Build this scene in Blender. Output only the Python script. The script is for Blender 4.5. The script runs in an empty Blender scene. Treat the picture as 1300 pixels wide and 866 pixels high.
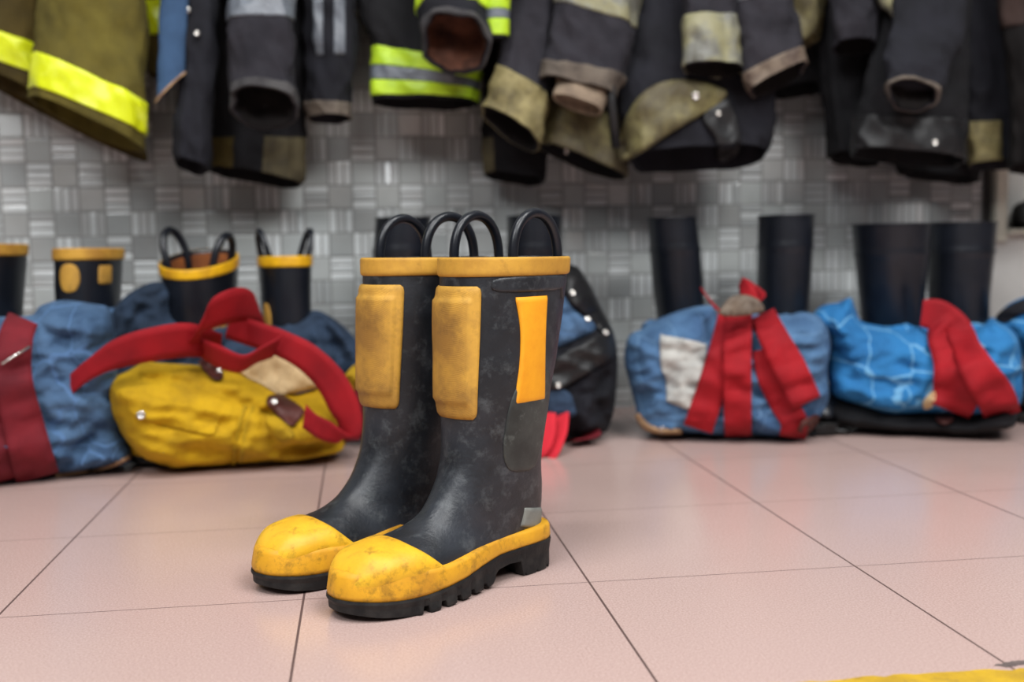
import bpy, bmesh, math, random
import numpy as np
from mathutils import Vector, noise
from mathutils.bvhtree import BVHTree
from mathutils.geometry import delaunay_2d_cdt

random.seed(7)
C = bpy.context.scene.collection
# ------------------------------------------------------------------ camera
FPX, PITCH, YAW, ROLL, TILE = 1367.9, .0904, .1375, -.0163, .33
CAMH = 1.206 * TILE
TX, TY = 1.2292, -3.6718          # camera position in the floor grid


def ray(px, py):
    """direction from the camera through a photograph pixel"""
    u, v = px - 650, py - 433
    c, s = math.cos(-ROLL), math.sin(-ROLL)
    x = u * c - v * s
    y = u * s + v * c
    cp, sp = math.cos(PITCH), math.sin(PITCH)
    yr = FPX * cp - y * sp
    z = -FPX * sp - y * cp
    cy, sy = math.cos(YAW), math.sin(YAW)
    return np.array([x * cy + yr * sy, -x * sy + yr * cy, z]) / FPX


EYE = np.array([0, 0, CAMH])


def aty(px, py, Y):
    r = ray(px, py)
    return EYE + r * (Y / r[1])


def onfloor(px, py):
    r = ray(px, py)
    return EYE + r * (-CAMH / r[2])


# ------------------------------------------------------------------ materials
def lin(c):
    return tuple(((v / 255) / 12.92 if v / 255 <= .04045 else ((v / 255 + .055) / 1.055) ** 2.4) for v in c) + (1,)


class NT:
    def __init__(s, name):
        s.m = bpy.data.materials.new(name)
        s.m.use_nodes = True
        s.t = s.m.node_tree
        s.b = s.t.nodes['Principled BSDF']
        s.co = s.t.nodes.new('ShaderNodeTexCoord')

    def n(s, typ, **kw):
        o = s.t.nodes.new(typ)
        for k, v in kw.items():
            if hasattr(o, k):
                setattr(o, k, v)
        return o

    def l(s, a, b):
        s.t.links.new(a, b)

    def noise(s, scale, detail=5, rough=.6, vec=None, dist=0):
        o = s.n('ShaderNodeTexNoise')
        o.inputs['Scale'].default_value = scale
        o.inputs['Detail'].default_value = detail
        o.inputs['Roughness'].default_value = rough
        o.inputs['Distortion'].default_value = dist
        s.l(vec or s.co.outputs['Object'], o.inputs['Vector'])
        return o.outputs['Fac']

    def ramp(s, fac, lo, hi):
        o = s.n('ShaderNodeMapRange')
        o.inputs[1].default_value = lo
        o.inputs[2].default_value = hi
        s.l(fac, o.inputs[0])
        return o.outputs[0]

    def math(s, op, a, b=None, c=None):
        o = s.n('ShaderNodeMath', operation=op)
        for i, v in enumerate((a, b, c)):
            if v is None:
                continue
            if isinstance(v, (int, float)):
                o.inputs[i].default_value = v
            else:
                s.l(v, o.inputs[i])
        return o.outputs[0]

    def mix(s, fac, a, b):
        o = s.n('ShaderNodeMix', data_type='RGBA')
        if isinstance(fac, (int, float)):
            o.inputs[0].default_value = fac
        else:
            s.l(fac, o.inputs[0])
        for i, v in ((6, a), (7, b)):
            if isinstance(v, tuple):
                o.inputs[i].default_value = v
            else:
                s.l(v, o.inputs[i])
        return o.outputs[2]

    def bump(s, h, strength, dist, normal=None):
        o = s.n('ShaderNodeBump')
        o.inputs['Strength'].default_value = strength
        o.inputs['Distance'].default_value = dist
        s.l(h, o.inputs['Height'])
        if normal is not None:
            s.l(normal, o.inputs['Normal'])
        return o.outputs[0]


def M(name, base, c2=None, vs=9, lo=.4, hi=.65, rough=.85, grime=None, gs=30, glo=.55, ghi=.7, gf=.8,
      bump=.35, bs=140, bd=.002, weave=0, wbump=.4, spec=.3, metal=0, sheen=0, cells=None, roughvar=0):
    k = NT(name)
    col = lin(base)
    if c2:
        col = k.mix(k.ramp(k.noise(vs, 6), lo, hi), col, lin(c2))
    if grime:
        g = k.math('MULTIPLY', k.ramp(k.noise(gs, 9, .72, dist=.12), glo, ghi), gf)
        col = k.mix(g, col, lin(grime))
    if cells:
        v = k.n('ShaderNodeTexVoronoi', feature='DISTANCE_TO_EDGE')
        v.inputs['Scale'].default_value = cells[1]
        v.inputs['Randomness'].default_value = .45
        w = k.n('ShaderNodeVectorMath', operation='MULTIPLY')
        w.inputs[1].default_value = (1, .25, .75)
        k.l(k.co.outputs['Object'], w.inputs[0])
        k.l(w.outputs[0], v.inputs['Vector'])
        ln = k.math('MULTIPLY', k.math('LESS_THAN', v.outputs['Distance'], cells[2]), .8)
        col = k.mix(ln, col, lin(cells[0]))
    if isinstance(col, tuple):
        k.b.inputs['Base Color'].default_value = col
    else:
        k.l(col, k.b.inputs['Base Color'])
    k.b.inputs['Roughness'].default_value = rough
    if roughvar:
        k.l(k.math('ADD', k.math('MULTIPLY', k.noise(26, 6), roughvar), rough - roughvar * .5), k.b.inputs['Roughness'])
    k.b.inputs['Specular IOR Level'].default_value = spec
    k.b.inputs['Metallic'].default_value = metal
    if sheen:
        k.b.inputs['Sheen Weight'].default_value = sheen
    nrm = None
    if bump:
        nrm = k.bump(k.noise(bs, 6), bump, bd)
    if weave:
        sep = k.n('ShaderNodeSeparateXYZ')
        k.l(k.co.outputs['Object'], sep.inputs[0])
        a = k.math('SINE', k.math('MULTIPLY', k.math('ADD', sep.outputs[0], sep.outputs[1]), weave))
        b = k.math('SINE', k.math('MULTIPLY', sep.outputs[2], weave))
        nrm = k.bump(k.math('MULTIPLY', a, b), wbump, .0008, nrm)
    if nrm is not None:
        k.l(nrm, k.b.inputs['Normal'])
    return k.m


MT = {}
MT['rubber_worn'] = M('worn black rubber', (24, 27, 32), (45, 49, 56), vs=14, lo=.40, hi=.70, rough=.42, grime=(128, 134, 136),
                      gs=40, glo=.52, ghi=.82, gf=.42, bump=.4, bs=240, bd=.0012, spec=.55, roughvar=.35)
MT['rubber_patch'] = M('scuffed grey green rubber', (40, 43, 42), (66, 70, 67), vs=18, rough=.48, grime=(112, 118, 114), gs=22, bump=.25, bs=200, bd=.001, spec=.5)
MT['rubber_black'] = M('black wellington rubber', (15, 18, 25), (22, 25, 33), vs=12, rough=.33, bump=.1, bs=120, spec=.5)
MT['sole'] = M('black sole rubber', (24, 24, 25), (52, 50, 48), vs=40, lo=.45, hi=.75, rough=.6, bump=.4, bs=160, bd=.002)
MT['toe_yellow'] = M('grimy yellow rubber', (238, 186, 40), (216, 158, 36), vs=16, rough=.48, grime=(70, 50, 26), gs=36, glo=.50, ghi=.72, gf=.8,
                     bump=.3, bs=180, bd=.0012, spec=.45)
MT['band_yellow'] = M('yellow foxing rubber', (226, 166, 36), (200, 142, 38), vs=16, rough=.5, grime=(70, 52, 28), gs=44, glo=.5, ghi=.74, gf=.8, bump=.3, bs=200, bd=.001, spec=.4)
MT['rim_tan'] = M('worn amber rim rubber', (204, 154, 60), (172, 124, 52), vs=18, rough=.6, grime=(96, 66, 30), gs=50, glo=.55, ghi=.8, gf=.6, bump=.3, bs=160, bd=.001)
MT['guard'] = M('worn ochre shin rubber', (208, 158, 64), (156, 114, 52), vs=13, lo=.38, hi=.64, rough=.6, grime=(92, 66, 38), gs=24, glo=.50, ghi=.76, gf=.7,
                bump=.2, bs=120, weave=2600, wbump=.16, spec=.35)
MT['orange'] = M('orange reflective cloth', (250, 172, 30), (240, 158, 24), vs=30, rough=.55, bump=.1, bs=300, weave=2600, wbump=.25, spec=.4)
MT['grey_patch'] = M('grey repair patch', (132, 134, 128), (108, 110, 106), vs=40, rough=.7, bump=.3)
MT['lining_brown'] = M('brown boot lining', (146, 84, 40), (112, 62, 32), vs=20, rough=.9)
MT['rim_bright'] = M('bright yellow rim rubber', (236, 180, 20), (196, 140, 24), vs=22, rough=.45, spec=.5)
MT['denim'] = M('faded blue denim', (78, 106, 138), (50, 74, 104), vs=10, rough=.9, bump=.5, bs=90, bd=.004, cells=((84, 116, 156), 17, .018))
MT['denim_dark'] = M('dark blue denim', (50, 67, 90), (32, 44, 60), vs=10, rough=.9, bump=.5, bs=90, bd=.004)
MT['denim_mid'] = M('mid blue denim', (82, 116, 152), (58, 86, 122), vs=9, rough=.9, bump=.5, bs=80, bd=.004, cells=((104, 138, 172), 18, .012))
MT['blue_quilt'] = M('bright blue quilted lining', (44, 116, 172), (34, 94, 146), vs=8, rough=.85, bump=.5, bs=70, bd=.004, cells=((112, 166, 202), 16, .02))
MT['yellow_cloth'] = M('yellow canvas', (198, 156, 16), (158, 122, 14), vs=12, rough=.85, grime=(108, 84, 20), gs=20, glo=.55, ghi=.85, gf=.6, bump=.5, bs=90, bd=.004)
MT['yellow_dull'] = M('dull yellow canvas', (178, 142, 20), (142, 112, 20), vs=14, rough=.9, bump=.5, bs=90, bd=.003)
MT['cream'] = M('cream lining cloth', (214, 186, 142), (188, 156, 112), vs=14, rough=.9, bump=.4, bs=80, bd=.003)
MT['patch_white'] = M('off white knee patch', (186, 184, 178), (150, 150, 148), vs=22, rough=.9, bump=.4, bs=80, bd=.003)
MT['red'] = M('red webbing', (160, 18, 29), (134, 14, 25), vs=10, rough=.8, bump=.2, bs=200, weave=1500, wbump=.2)
MT['red_dark'] = M('maroon webbing', (118, 26, 36), (92, 20, 30), vs=10, rough=.8, bump=.2, bs=200, weave=1500, wbump=.2)
MT['red_felt'] = M('red felt strap', (206, 40, 54), (180, 30, 46), vs=10, rough=.85)
MT['brown_leather'] = M('brown leather', (86, 40, 32), (60, 28, 24), vs=20, rough=.55, spec=.4)
MT['grey_leather'] = M('worn grey brown leather', (118, 104, 90), (80, 66, 58), vs=30, rough=.6)
MT['tan_edge'] = M('tan seam binding', (170, 138, 104), (130, 100, 76), vs=30, rough=.9)
MT['metal'] = M('nickel snap', (214, 210, 204), rough=.25, metal=.9, bump=0, spec=.5)
MT['navy'] = M('charcoal navy canvas', (29, 29, 36), (20, 20, 25), vs=9, rough=.9, bump=.5, bs=80, bd=.004)
MT['navy_grey'] = M('faded charcoal canvas', (44, 42, 48), (28, 27, 33), vs=10, rough=.9, grime=(76, 70, 66), gs=30, glo=.6, ghi=.85, gf=.5, bump=.5, bs=80, bd=.004)
MT['black_cloth'] = M('black canvas', (16, 16, 19), (23, 22, 25), vs=10, rough=.9, bump=.5, bs=80, bd=.004)
MT['black_leather'] = M('black leather', (21, 21, 23), (34, 33, 34), vs=20, rough=.5, bump=.3, bs=120, spec=.45)
MT['lining_black'] = M('dark coat lining', (16, 13, 13), (22, 18, 17), vs=10, rough=.95)
MT['olive'] = M('olive bunker canvas', (98, 88, 34), (76, 68, 28), vs=9, rough=.9, bump=.4, bs=80, bd=.004)
MT['olive_dark'] = M('dark olive canvas', (80, 66, 26), (58, 48, 20), vs=9, rough=.9, bump=.4, bs=80, bd=.004)
MT['neon'] = M('neon yellow reflective tape', (222, 232, 20), (236, 244, 90), vs=26, lo=.5, hi=.75, rough=.4, bump=.2, bs=60, spec=.6)
MT['lime'] = M('lime reflective tape', (192, 224, 46), (160, 196, 40), vs=20, rough=.5, bump=.2, bs=80, spec=.5)
MT['silver'] = M('dull silver tape', (112, 118, 126), (84, 88, 96), vs=22, rough=.45, bump=.2, bs=80, spec=.6)
MT['silver_yellow'] = M('stained reflective tape', (138, 134, 102), (120, 122, 118), vs=18, lo=.42, hi=.6, rough=.55, grime=(76, 68, 46), gs=18, glo=.46, ghi=.7, bump=.3, bs=80, spec=.5)
MT['tan_cuff'] = M('tan leather cuff', (156, 144, 100), (108, 98, 62), vs=13, lo=.36, hi=.6, rough=.7, grime=(60, 52, 40), gs=20, glo=.46, ghi=.7, bump=.4, bs=80, bd=.003)
MT['tan_patch'] = M('soiled yellow leather', (136, 128, 84), (94, 86, 62), vs=11, lo=.32, hi=.60, rough=.6, grime=(58, 50, 46), gs=15, glo=.42, ghi=.66, bump=.4, bs=70, bd=.003)
MT['hem_dull'] = M('dull soiled hem', (86, 78, 56), (60, 54, 42), vs=16, rough=.85, bump=.4)
MT['coat_brown'] = M('dark brown coat cloth', (52, 38, 34), (34, 26, 24), vs=8, rough=.9)
MT['grey_hem'] = M('grey brown hem binding', (104, 94, 84), (72, 64, 58), vs=24, rough=.85, bump=.4)
MT['grey_cuff'] = M('grey cuff binding', (74, 72, 72), (52, 50, 52), vs=24, rough=.85, bump=.4)
MT['wrist_cloth'] = M('soiled beige wristlet', (150, 132, 112), (104, 90, 78), vs=16, rough=.9, bump=.4)
MT['rust_lining'] = M('rust brown sleeve lining', (96, 58, 42), (52, 30, 22), vs=16, rough=.9)
MT['denim_coat'] = M('blue coat lining', (58, 84, 116), (42, 62, 88), vs=10, rough=.9, bump=.4)
MT['black_plastic'] = M('black plastic', (18, 18, 19), rough=.35, bump=0, spec=.5)
MT['cream_paint'] = M('cream painted wood', (222, 220, 204), (206, 203, 188), vs=6, rough=.5, bump=.1)
MT['plaster'] = M('pale grey plaster', (196, 194, 190), (180, 178, 174), vs=4, rough=.7, bump=.2, bs=60)
MT['dark_trim'] = M('dark edge strip', (62, 60, 58), (48, 46, 45), vs=10, rough=.6)
MT['line_yellow'] = M('worn yellow floor paint', (206, 166, 40), (178, 142, 42), vs=22, rough=.6, grime=(120, 96, 60), gs=60, glo=.55, ghi=.75)
MT['line_grey'] = M('grey floor grime', (110, 96, 92), (86, 76, 74), vs=40, rough=.7)
MT['steel'] = M('steel rail', (150, 150, 150), rough=.4, metal=.8, bump=0)


def floor_material():
    k = NT('pink floor tiles')
    sep = k.n('ShaderNodeSeparateXYZ')
    k.l(k.co.outputs['Object'], sep.inputs[0])
    gx = k.math('ADD', k.math('DIVIDE', sep.outputs[0], TILE), TX + 40)
    gy = k.math('ADD', k.math('DIVIDE', sep.outputs[1], TILE), TY + 40)
    dx = k.math('ABSOLUTE', k.math('SUBTRACT', k.math('FRACT', k.math('ADD', gx, .5)), .5))
    dy = k.math('ABSOLUTE', k.math('SUBTRACT', k.math('FRACT', k.math('ADD', gy, .5)), .5))
    lx = k.math('LESS_THAN', dx, .0040)
    ly = k.math('LESS_THAN', dy, .0022)
    line = k.math('MAXIMUM', lx, ly)
    cx = k.n('ShaderNodeCombineXYZ')
    k.l(k.math('FLOOR', gx), cx.inputs[0])
    k.l(k.math('FLOOR', gy), cx.inputs[1])
    wn = k.n('ShaderNodeTexWhiteNoise')
    k.l(cx.outputs[0], wn.inputs[0])
    c = k.mix(k.ramp(k.noise(420, 3, .6), .35, .65), lin((205, 179, 171)), lin((181, 153, 145)))
    c = k.mix(k.math('MULTIPLY', k.ramp(k.noise(3.2, 5), .4, .7), .35), c, lin((194, 168, 161)))
    c = k.mix(k.math('MULTIPLY', k.ramp(k.noise(1100, 2, .5), .60, .72), .5), c, lin((158, 116, 112)))
    c = k.mix(k.math('MULTIPLY', wn.outputs['Value'], .12), c, lin((186, 154, 150)))
    c = k.mix(line, c, lin((92, 70, 66)))
    k.l(c, k.b.inputs['Base Color'])
    r = k.math('ADD', .16, k.math('MULTIPLY', k.noise(7, 6), .14))
    k.l(k.math('ADD', r, k.math('MULTIPLY', line, .5)), k.b.inputs['Roughness'])
    k.b.inputs['Specular IOR Level'].default_value = .5
    nb = k.bump(k.math('SUBTRACT', 1, line), .6, .001)
    k.l(k.bump(k.noise(5, 3), .05, .01, nb), k.b.inputs['Normal'])
    return k.m


def mosaic_material():
    """grey glass mosaic: every small square is plain or split into three strips, upright or lying"""
    k = NT('grey glass mosaic')
    S = .0545
    sep = k.n('ShaderNodeSeparateXYZ')
    k.l(k.co.outputs['Object'], sep.inputs[0])
    gx = k.math('ADD', k.math('DIVIDE', sep.outputs[0], S), 100.3)
    gz = k.math('ADD', k.math('DIVIDE', sep.outputs[2], S), 100.15)
    fx, fz = k.math('FRACT', gx), k.math('FRACT', gz)
    ix, iz = k.math('FLOOR', gx), k.math('FLOOR', gz)
    cc = k.n('ShaderNodeCombineXYZ')
    k.l(ix, cc.inputs[0]); k.l(iz, cc.inputs[1])
    wn = k.n('ShaderNodeTexWhiteNoise')
    k.l(cc.outputs[0], wn.inputs[0])
    # plain on a checkerboard, strips between
    par = k.math('MODULO', k.math('ADD', ix, iz), 2)
    strip = k.math('GREATER_THAN', k.math('ADD', k.math('MULTIPLY', par, .55), k.math('MULTIPLY', wn.outputs['Value'], .5)), .45)
    upright = k.math('GREATER_THAN', wn.outputs['Value'], .55)
    vert = k.math('MULTIPLY', strip, upright)
    hori = k.math('MULTIPLY', strip, k.math('SUBTRACT', 1, upright))
    nx = k.math('ADD', 1, k.math('MULTIPLY', vert, 2))
    nz = k.math('ADD', 1, k.math('MULTIPLY', hori, 2))
    sx, sz = k.math('MULTIPLY', fx, nx), k.math('MULTIPLY', fz, nz)
    ex = k.math('DIVIDE', k.math('MINIMUM', k.math('FRACT', sx), k.math('SUBTRACT', 1, k.math('FRACT', sx))), nx)
    ez = k.math('DIVIDE', k.math('MINIMUM', k.math('FRACT', sz), k.math('SUBTRACT', 1, k.math('FRACT', sz))), nz)
    edge = k.math('MINIMUM', ex, ez)
    grout = k.math('LESS_THAN', edge, .035)
    c2 = k.n('ShaderNodeCombineXYZ')
    k.l(k.math('ADD', k.math('MULTIPLY', ix, 7.13), k.math('FLOOR', sx)), c2.inputs[0])
    k.l(k.math('ADD', k.math('MULTIPLY', iz, 5.37), k.math('FLOOR', sz)), c2.inputs[1])
    w2 = k.n('ShaderNodeTexWhiteNoise')
    k.l(c2.outputs[0], w2.inputs[0])
    plainc = k.mix(w2.outputs['Value'], lin((160, 164, 164)), lin((190, 194, 192)))
    stripc = k.mix(w2.outputs['Value'], lin((176, 180, 180)), lin((226, 230, 230)))
    c = k.mix(strip, plainc, stripc)
    c = k.mix(k.math('MULTIPLY', k.ramp(k.noise(5, 5), .4, .7), .35), c, lin((128, 126, 122)))
    c = k.mix(grout, c, lin((138, 138, 136)))
    k.l(c, k.b.inputs['Base Color'])
    k.l(k.math('ADD', .2, k.math('MULTIPLY', grout, .6)), k.b.inputs['Roughness'])
    k.b.inputs['Specular IOR Level'].default_value = .6
    # every piece sits at its own slight tilt
    geo = k.n('ShaderNodeNewGeometry')
    sub = k.n('ShaderNodeVectorMath', operation='SUBTRACT')
    sub.inputs[1].default_value = (.5, .5, .5)
    k.l(w2.outputs['Color'], sub.inputs[0])
    sc = k.n('ShaderNodeVectorMath', operation='SCALE')
    sc.inputs['Scale'].default_value = .38
    k.l(sub.outputs[0], sc.inputs[0])
    ad = k.n('ShaderNodeVectorMath', operation='ADD')
    k.l(geo.outputs['Normal'], ad.inputs[0]); k.l(sc.outputs[0], ad.inputs[1])
    nm = k.n('ShaderNodeVectorMath', operation='NORMALIZE')
    k.l(ad.outputs[0], nm.inputs[0])
    k.l(k.bump(k.ramp(edge, 0, .08), .6, .002, nm.outputs[0]), k.b.inputs['Normal'])
    return k.m


MT['floor'] = floor_material()
MT['mosaic'] = mosaic_material()


# ------------------------------------------------------------------ objects
def mk(name, vs, fs, mat, parent=None, loc=None, smooth=True, mats=None, fm=None, bevel=0):
    """one mesh object; vs are world coordinates"""
    base = np.array(parent_loc(parent) if parent is not None else (loc if loc is not None else (0, 0, 0)), float)
    me = bpy.data.meshes.new(name)
    me.from_pydata([tuple(np.asarray(v, float) - base) for v in vs], [], [tuple(int(i) for i in f) for f in fs])
    bm = bmesh.new()
    bm.from_mesh(me)
    bmesh.ops.recalc_face_normals(bm, faces=bm.faces)
    bm.to_mesh(me)
    bm.free()
    if smooth:
        me.polygons.foreach_set('use_smooth', [True] * len(me.polygons))
    o = bpy.data.objects.new(name, me)
    me.materials.append(MT[mat] if isinstance(mat, str) else mat)
    for m in mats or ():
        me.materials.append(MT[m])
    C.objects.link(o)
    if parent is not None:
        o.parent = parent
    else:
        o.location = base
    if bevel:
        b = o.modifiers.new('edge', 'BEVEL')
        b.width = bevel
        b.segments = 2
    return o


def parent_loc(p):
    l = np.zeros(3)
    while p is not None:
        l += np.array(p.location)
        p = p.parent
    return l


def thing(name, label, cat, loc, group=None):
    o = bpy.data.objects.new(name, None)
    o.empty_display_size = .05
    C.objects.link(o)
    o.location = tuple(loc)
    tag(o, label, cat, group)
    return o


def tag(o, label, cat, group=None):
    o['label'] = label
    o['category'] = cat
    if group:
        o['group'] = group
    return o


def struct(o):
    o['kind'] = 'structure'
    return o


def box(x0, x1, y0, y1, z0, z1):
    v = [(x, y, z) for x in (x0, x1) for y in (y0, y1) for z in (z0, z1)]
    f = [(0, 1, 3, 2), (4, 6, 7, 5), (0, 4, 5, 1), (2, 3, 7, 6), (0, 2, 6, 4), (1, 5, 7, 3)]
    return v, f


def grid_faces(n, m, wrap_m=False, off=0):
    fs = []
    for i in range(n - 1):
        for j in range(m if wrap_m else m - 1):
            a, b = i * m + j, i * m + (j + 1) % m
            fs.append((off + a, off + b, off + b + m, off + a + m))
    return fs


def catmull(keys, t):
    """keys (n,k) array, t array of parameters 0..n-1"""
    K = np.asarray(keys, float)
    n = len(K)
    t = np.clip(np.asarray(t, float), 0, n - 1)
    i = np.minimum(t.astype(int), n - 2)
    f = (t - i)[..., None]
    p0, p1, p2, p3 = K[np.maximum(i - 1, 0)], K[i], K[i + 1], K[np.minimum(i + 2, n - 1)]
    return .5 * (2 * p1 + (p2 - p0) * f + (2 * p0 - 5 * p1 + 4 * p2 - p3) * f ** 2 + (3 * p1 - p0 - 3 * p2 + p3) * f ** 3)


def smooth_path(pts, n, closed=False):
    P = np.asarray(pts, float)
    if closed:
        K = np.vstack([P[-2:], P, P[:3]])
        return catmull(K, 2 + np.linspace(0, len(P), n, endpoint=False))
    return catmull(P, np.linspace(0, len(P) - 1, n))


def tube(path, r, k=10, cap=True):
    """swept round bar along world points, r a number or one per point"""
    P = np.asarray(path, float)
    n = len(P)
    R = np.full(n, r) if np.isscalar(r) else np.asarray(r)
    T = np.gradient(P, axis=0)
    T /= np.linalg.norm(T, axis=1)[:, None] + 1e-12
    up = np.array([.31, .2, .93])
    if abs(T[0] @ up) > .9:
        up = np.array([1., 0, 0])
    a = np.cross(T[0], up); a /= np.linalg.norm(a)
    vs = []
    for i in range(n):
        a = a - T[i] * (a @ T[i]); a /= np.linalg.norm(a)
        b = np.cross(T[i], a)
        for j in range(k):
            th = 2 * math.pi * j / k
            vs.append(P[i] + R[i] * (a * math.cos(th) + b * math.sin(th)))
    fs = grid_faces(n, k, True)
    if cap:
        fs += [tuple(range(k)), tuple(range((n - 1) * k, n * k))]
    return vs, fs


def join(*parts):
    vs, fs = [], []
    for v, f in parts:
        o = len(vs)
        vs += list(v)
        fs += [tuple(i + o for i in q) for q in f]
    return vs, fs


def fbm(p, s, oct=3, seed=0):
    q = Vector((p[0] * s + seed * 17.3, p[1] * s - seed * 7.1, p[2] * s + seed * 3.7))
    return noise.fractal(q, 1.0, 2.0, oct)


def snap(parent, p, nrm, r=.006, mat='metal', name='snap'):
    """a domed press stud on a surface"""
    p = np.array(p, float); n = np.array(nrm, float); n /= np.linalg.norm(n)
    a = np.cross(n, (0.1, .3, .9)); a /= np.linalg.norm(a)
    b = np.cross(n, a)
    prof = [(1.0, -.3), (1.0, .15), (.86, .38), (.55, .36), (.45, .22), (.2, .3), (0.01, .32)]
    k = 16
    vs = [p + r * (q * (a * math.cos(2 * math.pi * j / k) + b * math.sin(2 * math.pi * j / k)) + n * h) for q, h in prof for j in range(k)]
    return mk(name, vs, grid_faces(len(prof), k, True) + [tuple(range((len(prof) - 1) * k, len(prof) * k))], mat, parent)


# ---------- lofted garments: rings named by their left and right ends in the picture of the wall
class Loft:
    """rings: (xl, yl, xr, yr, thickness m, drop m, Y); theta -90 deg faces the room, +90 the wall"""

    def __init__(s, rings, amp=.0, kf=5, ph=0., wr=.0085, ws=15, seed=0, sq=2.4):
        K = []
        for (xl, yl, xr, yr, th, drop, Y) in rings:
            L, R = aty(xl, yl, Y), aty(xr, yr, Y)
            K.append(np.concatenate([L, R, [th, drop]]))
        s.K = np.array(K)
        s.n = len(K)
        c = (s.K[:, :3] + s.K[:, 3:6]).mean(0) / 2
        d = c.copy(); d[2] = 0
        s.D = d / np.linalg.norm(d)
        s.amp, s.kf, s.ph, s.wr, s.ws, s.seed, s.sq = amp, kf, ph, wr, ws, seed, sq
        s.cen = c

    def base(s, t, th):
        k = catmull(s.K, t)
        L, R = k[..., 0:3], k[..., 3:6]
        c, a = (L + R) / 2, (R - L) / 2
        b = s.D * (k[..., 6:7] / 2) + np.array([0, 0, -1.]) * k[..., 7:8]
        e = 2 / s.sq
        cs, sn = np.cos(th), np.sin(th)
        cs = np.sign(cs) * np.abs(cs) ** e
        sn = np.sign(sn) * np.abs(sn) ** e
        w = np.clip(t / (s.n - 1), 0, 1)
        m = 1 + s.amp * (.35 + .65 * w) * np.cos(s.kf * th + s.ph + 1.3 * w) + s.amp * .5 * np.cos((2 * s.kf + 1) * th + 2.1 * s.ph)
        return c + a * (cs * (1 + (m - 1) * .15))[..., None] + b * (sn * m)[..., None]

    def grid(s, T, TH, off=0.):
        """T (n,), TH (m,) or (n,m) -> points (n,m,3)"""
        T = np.asarray(T, float)
        TH = np.asarray(TH, float)
        t = np.repeat(T[:, None], TH.shape[-1], 1)
        th = np.broadcast_to(TH, t.shape)
        e = 1e-3
        p = s.base(t, th)
        du = s.base(np.minimum(t + e, s.n - 1), th) - s.base(np.maximum(t - e, 0), th)
        dv = s.base(t, th + e) - s.base(t, th - e)
        n = np.cross(dv, du)
        n /= np.linalg.norm(n, axis=-1)[..., None] + 1e-12
        # outward
        k = catmull(s.K, t)
        cc = (k[..., :3] + k[..., 3:6]) / 2
        sg = np.sign(((p - cc) * n).sum(-1))
        n *= np.where(sg == 0, 1, sg)[..., None]
        h = np.empty(t.shape)
        for idx in np.ndindex(t.shape):
            q = p[idx]
            h[idx] = s.wr * (fbm((q[0], q[1], q[2] * .55), s.ws, 3, s.seed) + .8 * (.5 - 2 * abs(fbm((q[0] + q[2] * .3, q[1], q[2] * .7), s.ws * 1.2, 2, s.seed + 9))))
        return p + n * (h + off)[..., None], n

    def shell(s, t0=0, t1=None, nt=None, m=72, close_top=True, inner=.35):
        t1 = s.n - 1 if t1 is None else t1
        nt = nt or int(10 * (t1 - t0)) + 2
        T = np.linspace(t0, t1, nt)
        TH = np.linspace(0, 2 * math.pi, m, endpoint=False)
        P, _ = s.grid(T, TH)
        Ti = np.linspace(t1, max(t0 + .1, t1 - inner * (t1 - t0)), 8)
        Q, _ = s.grid(Ti, TH, -.005)
        A = np.concatenate([P, Q], 0)
        vs = A.reshape(-1, 3)
        fs = grid_faces(len(A), m, True)
        fs.append(tuple(range((len(A) - 1) * m, len(A) * m)))
        if close_top:
            fs.append(tuple(range(m)))
        return vs, fs

    def band(s, t0, t1, off=.002, nt=None, m=72, th0=None, th1=None, tilt=0., th_in=.003):
        """raised band; tilt shifts t along theta so that it can run aslant"""
        nt = nt or max(4, int(10 * (t1 - t0)) + 3)
        full = th0 is None
        TH = np.linspace(0, 2 * math.pi, m, endpoint=False) if full else np.radians(np.linspace(th0, th1, m))
        T = np.linspace(t0, t1, nt)
        P, _ = s.grid(T, TH, off)
        A, _ = s.grid(T[:1], TH, -th_in)
        B, _ = s.grid(T[-1:], TH, -th_in)
        G = np.concatenate([A, P, B], 0)
        if not full:
            # close the side edges too
            c0, _ = s.grid(np.concatenate([T[:1], T, T[-1:]]), TH[:1], -th_in)
            c1, _ = s.grid(np.concatenate([T[:1], T, T[-1:]]), TH[-1:], -th_in)
            G = np.concatenate([c0, G, c1], 1)
        return G.reshape(-1, 3), grid_faces(G.shape[0], G.shape[1], full)

    def at(s, t, th, off=0.):
        P, N = s.grid([t], [math.radians(th)], off)
        return P[0, 0], N[0, 0]


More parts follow.
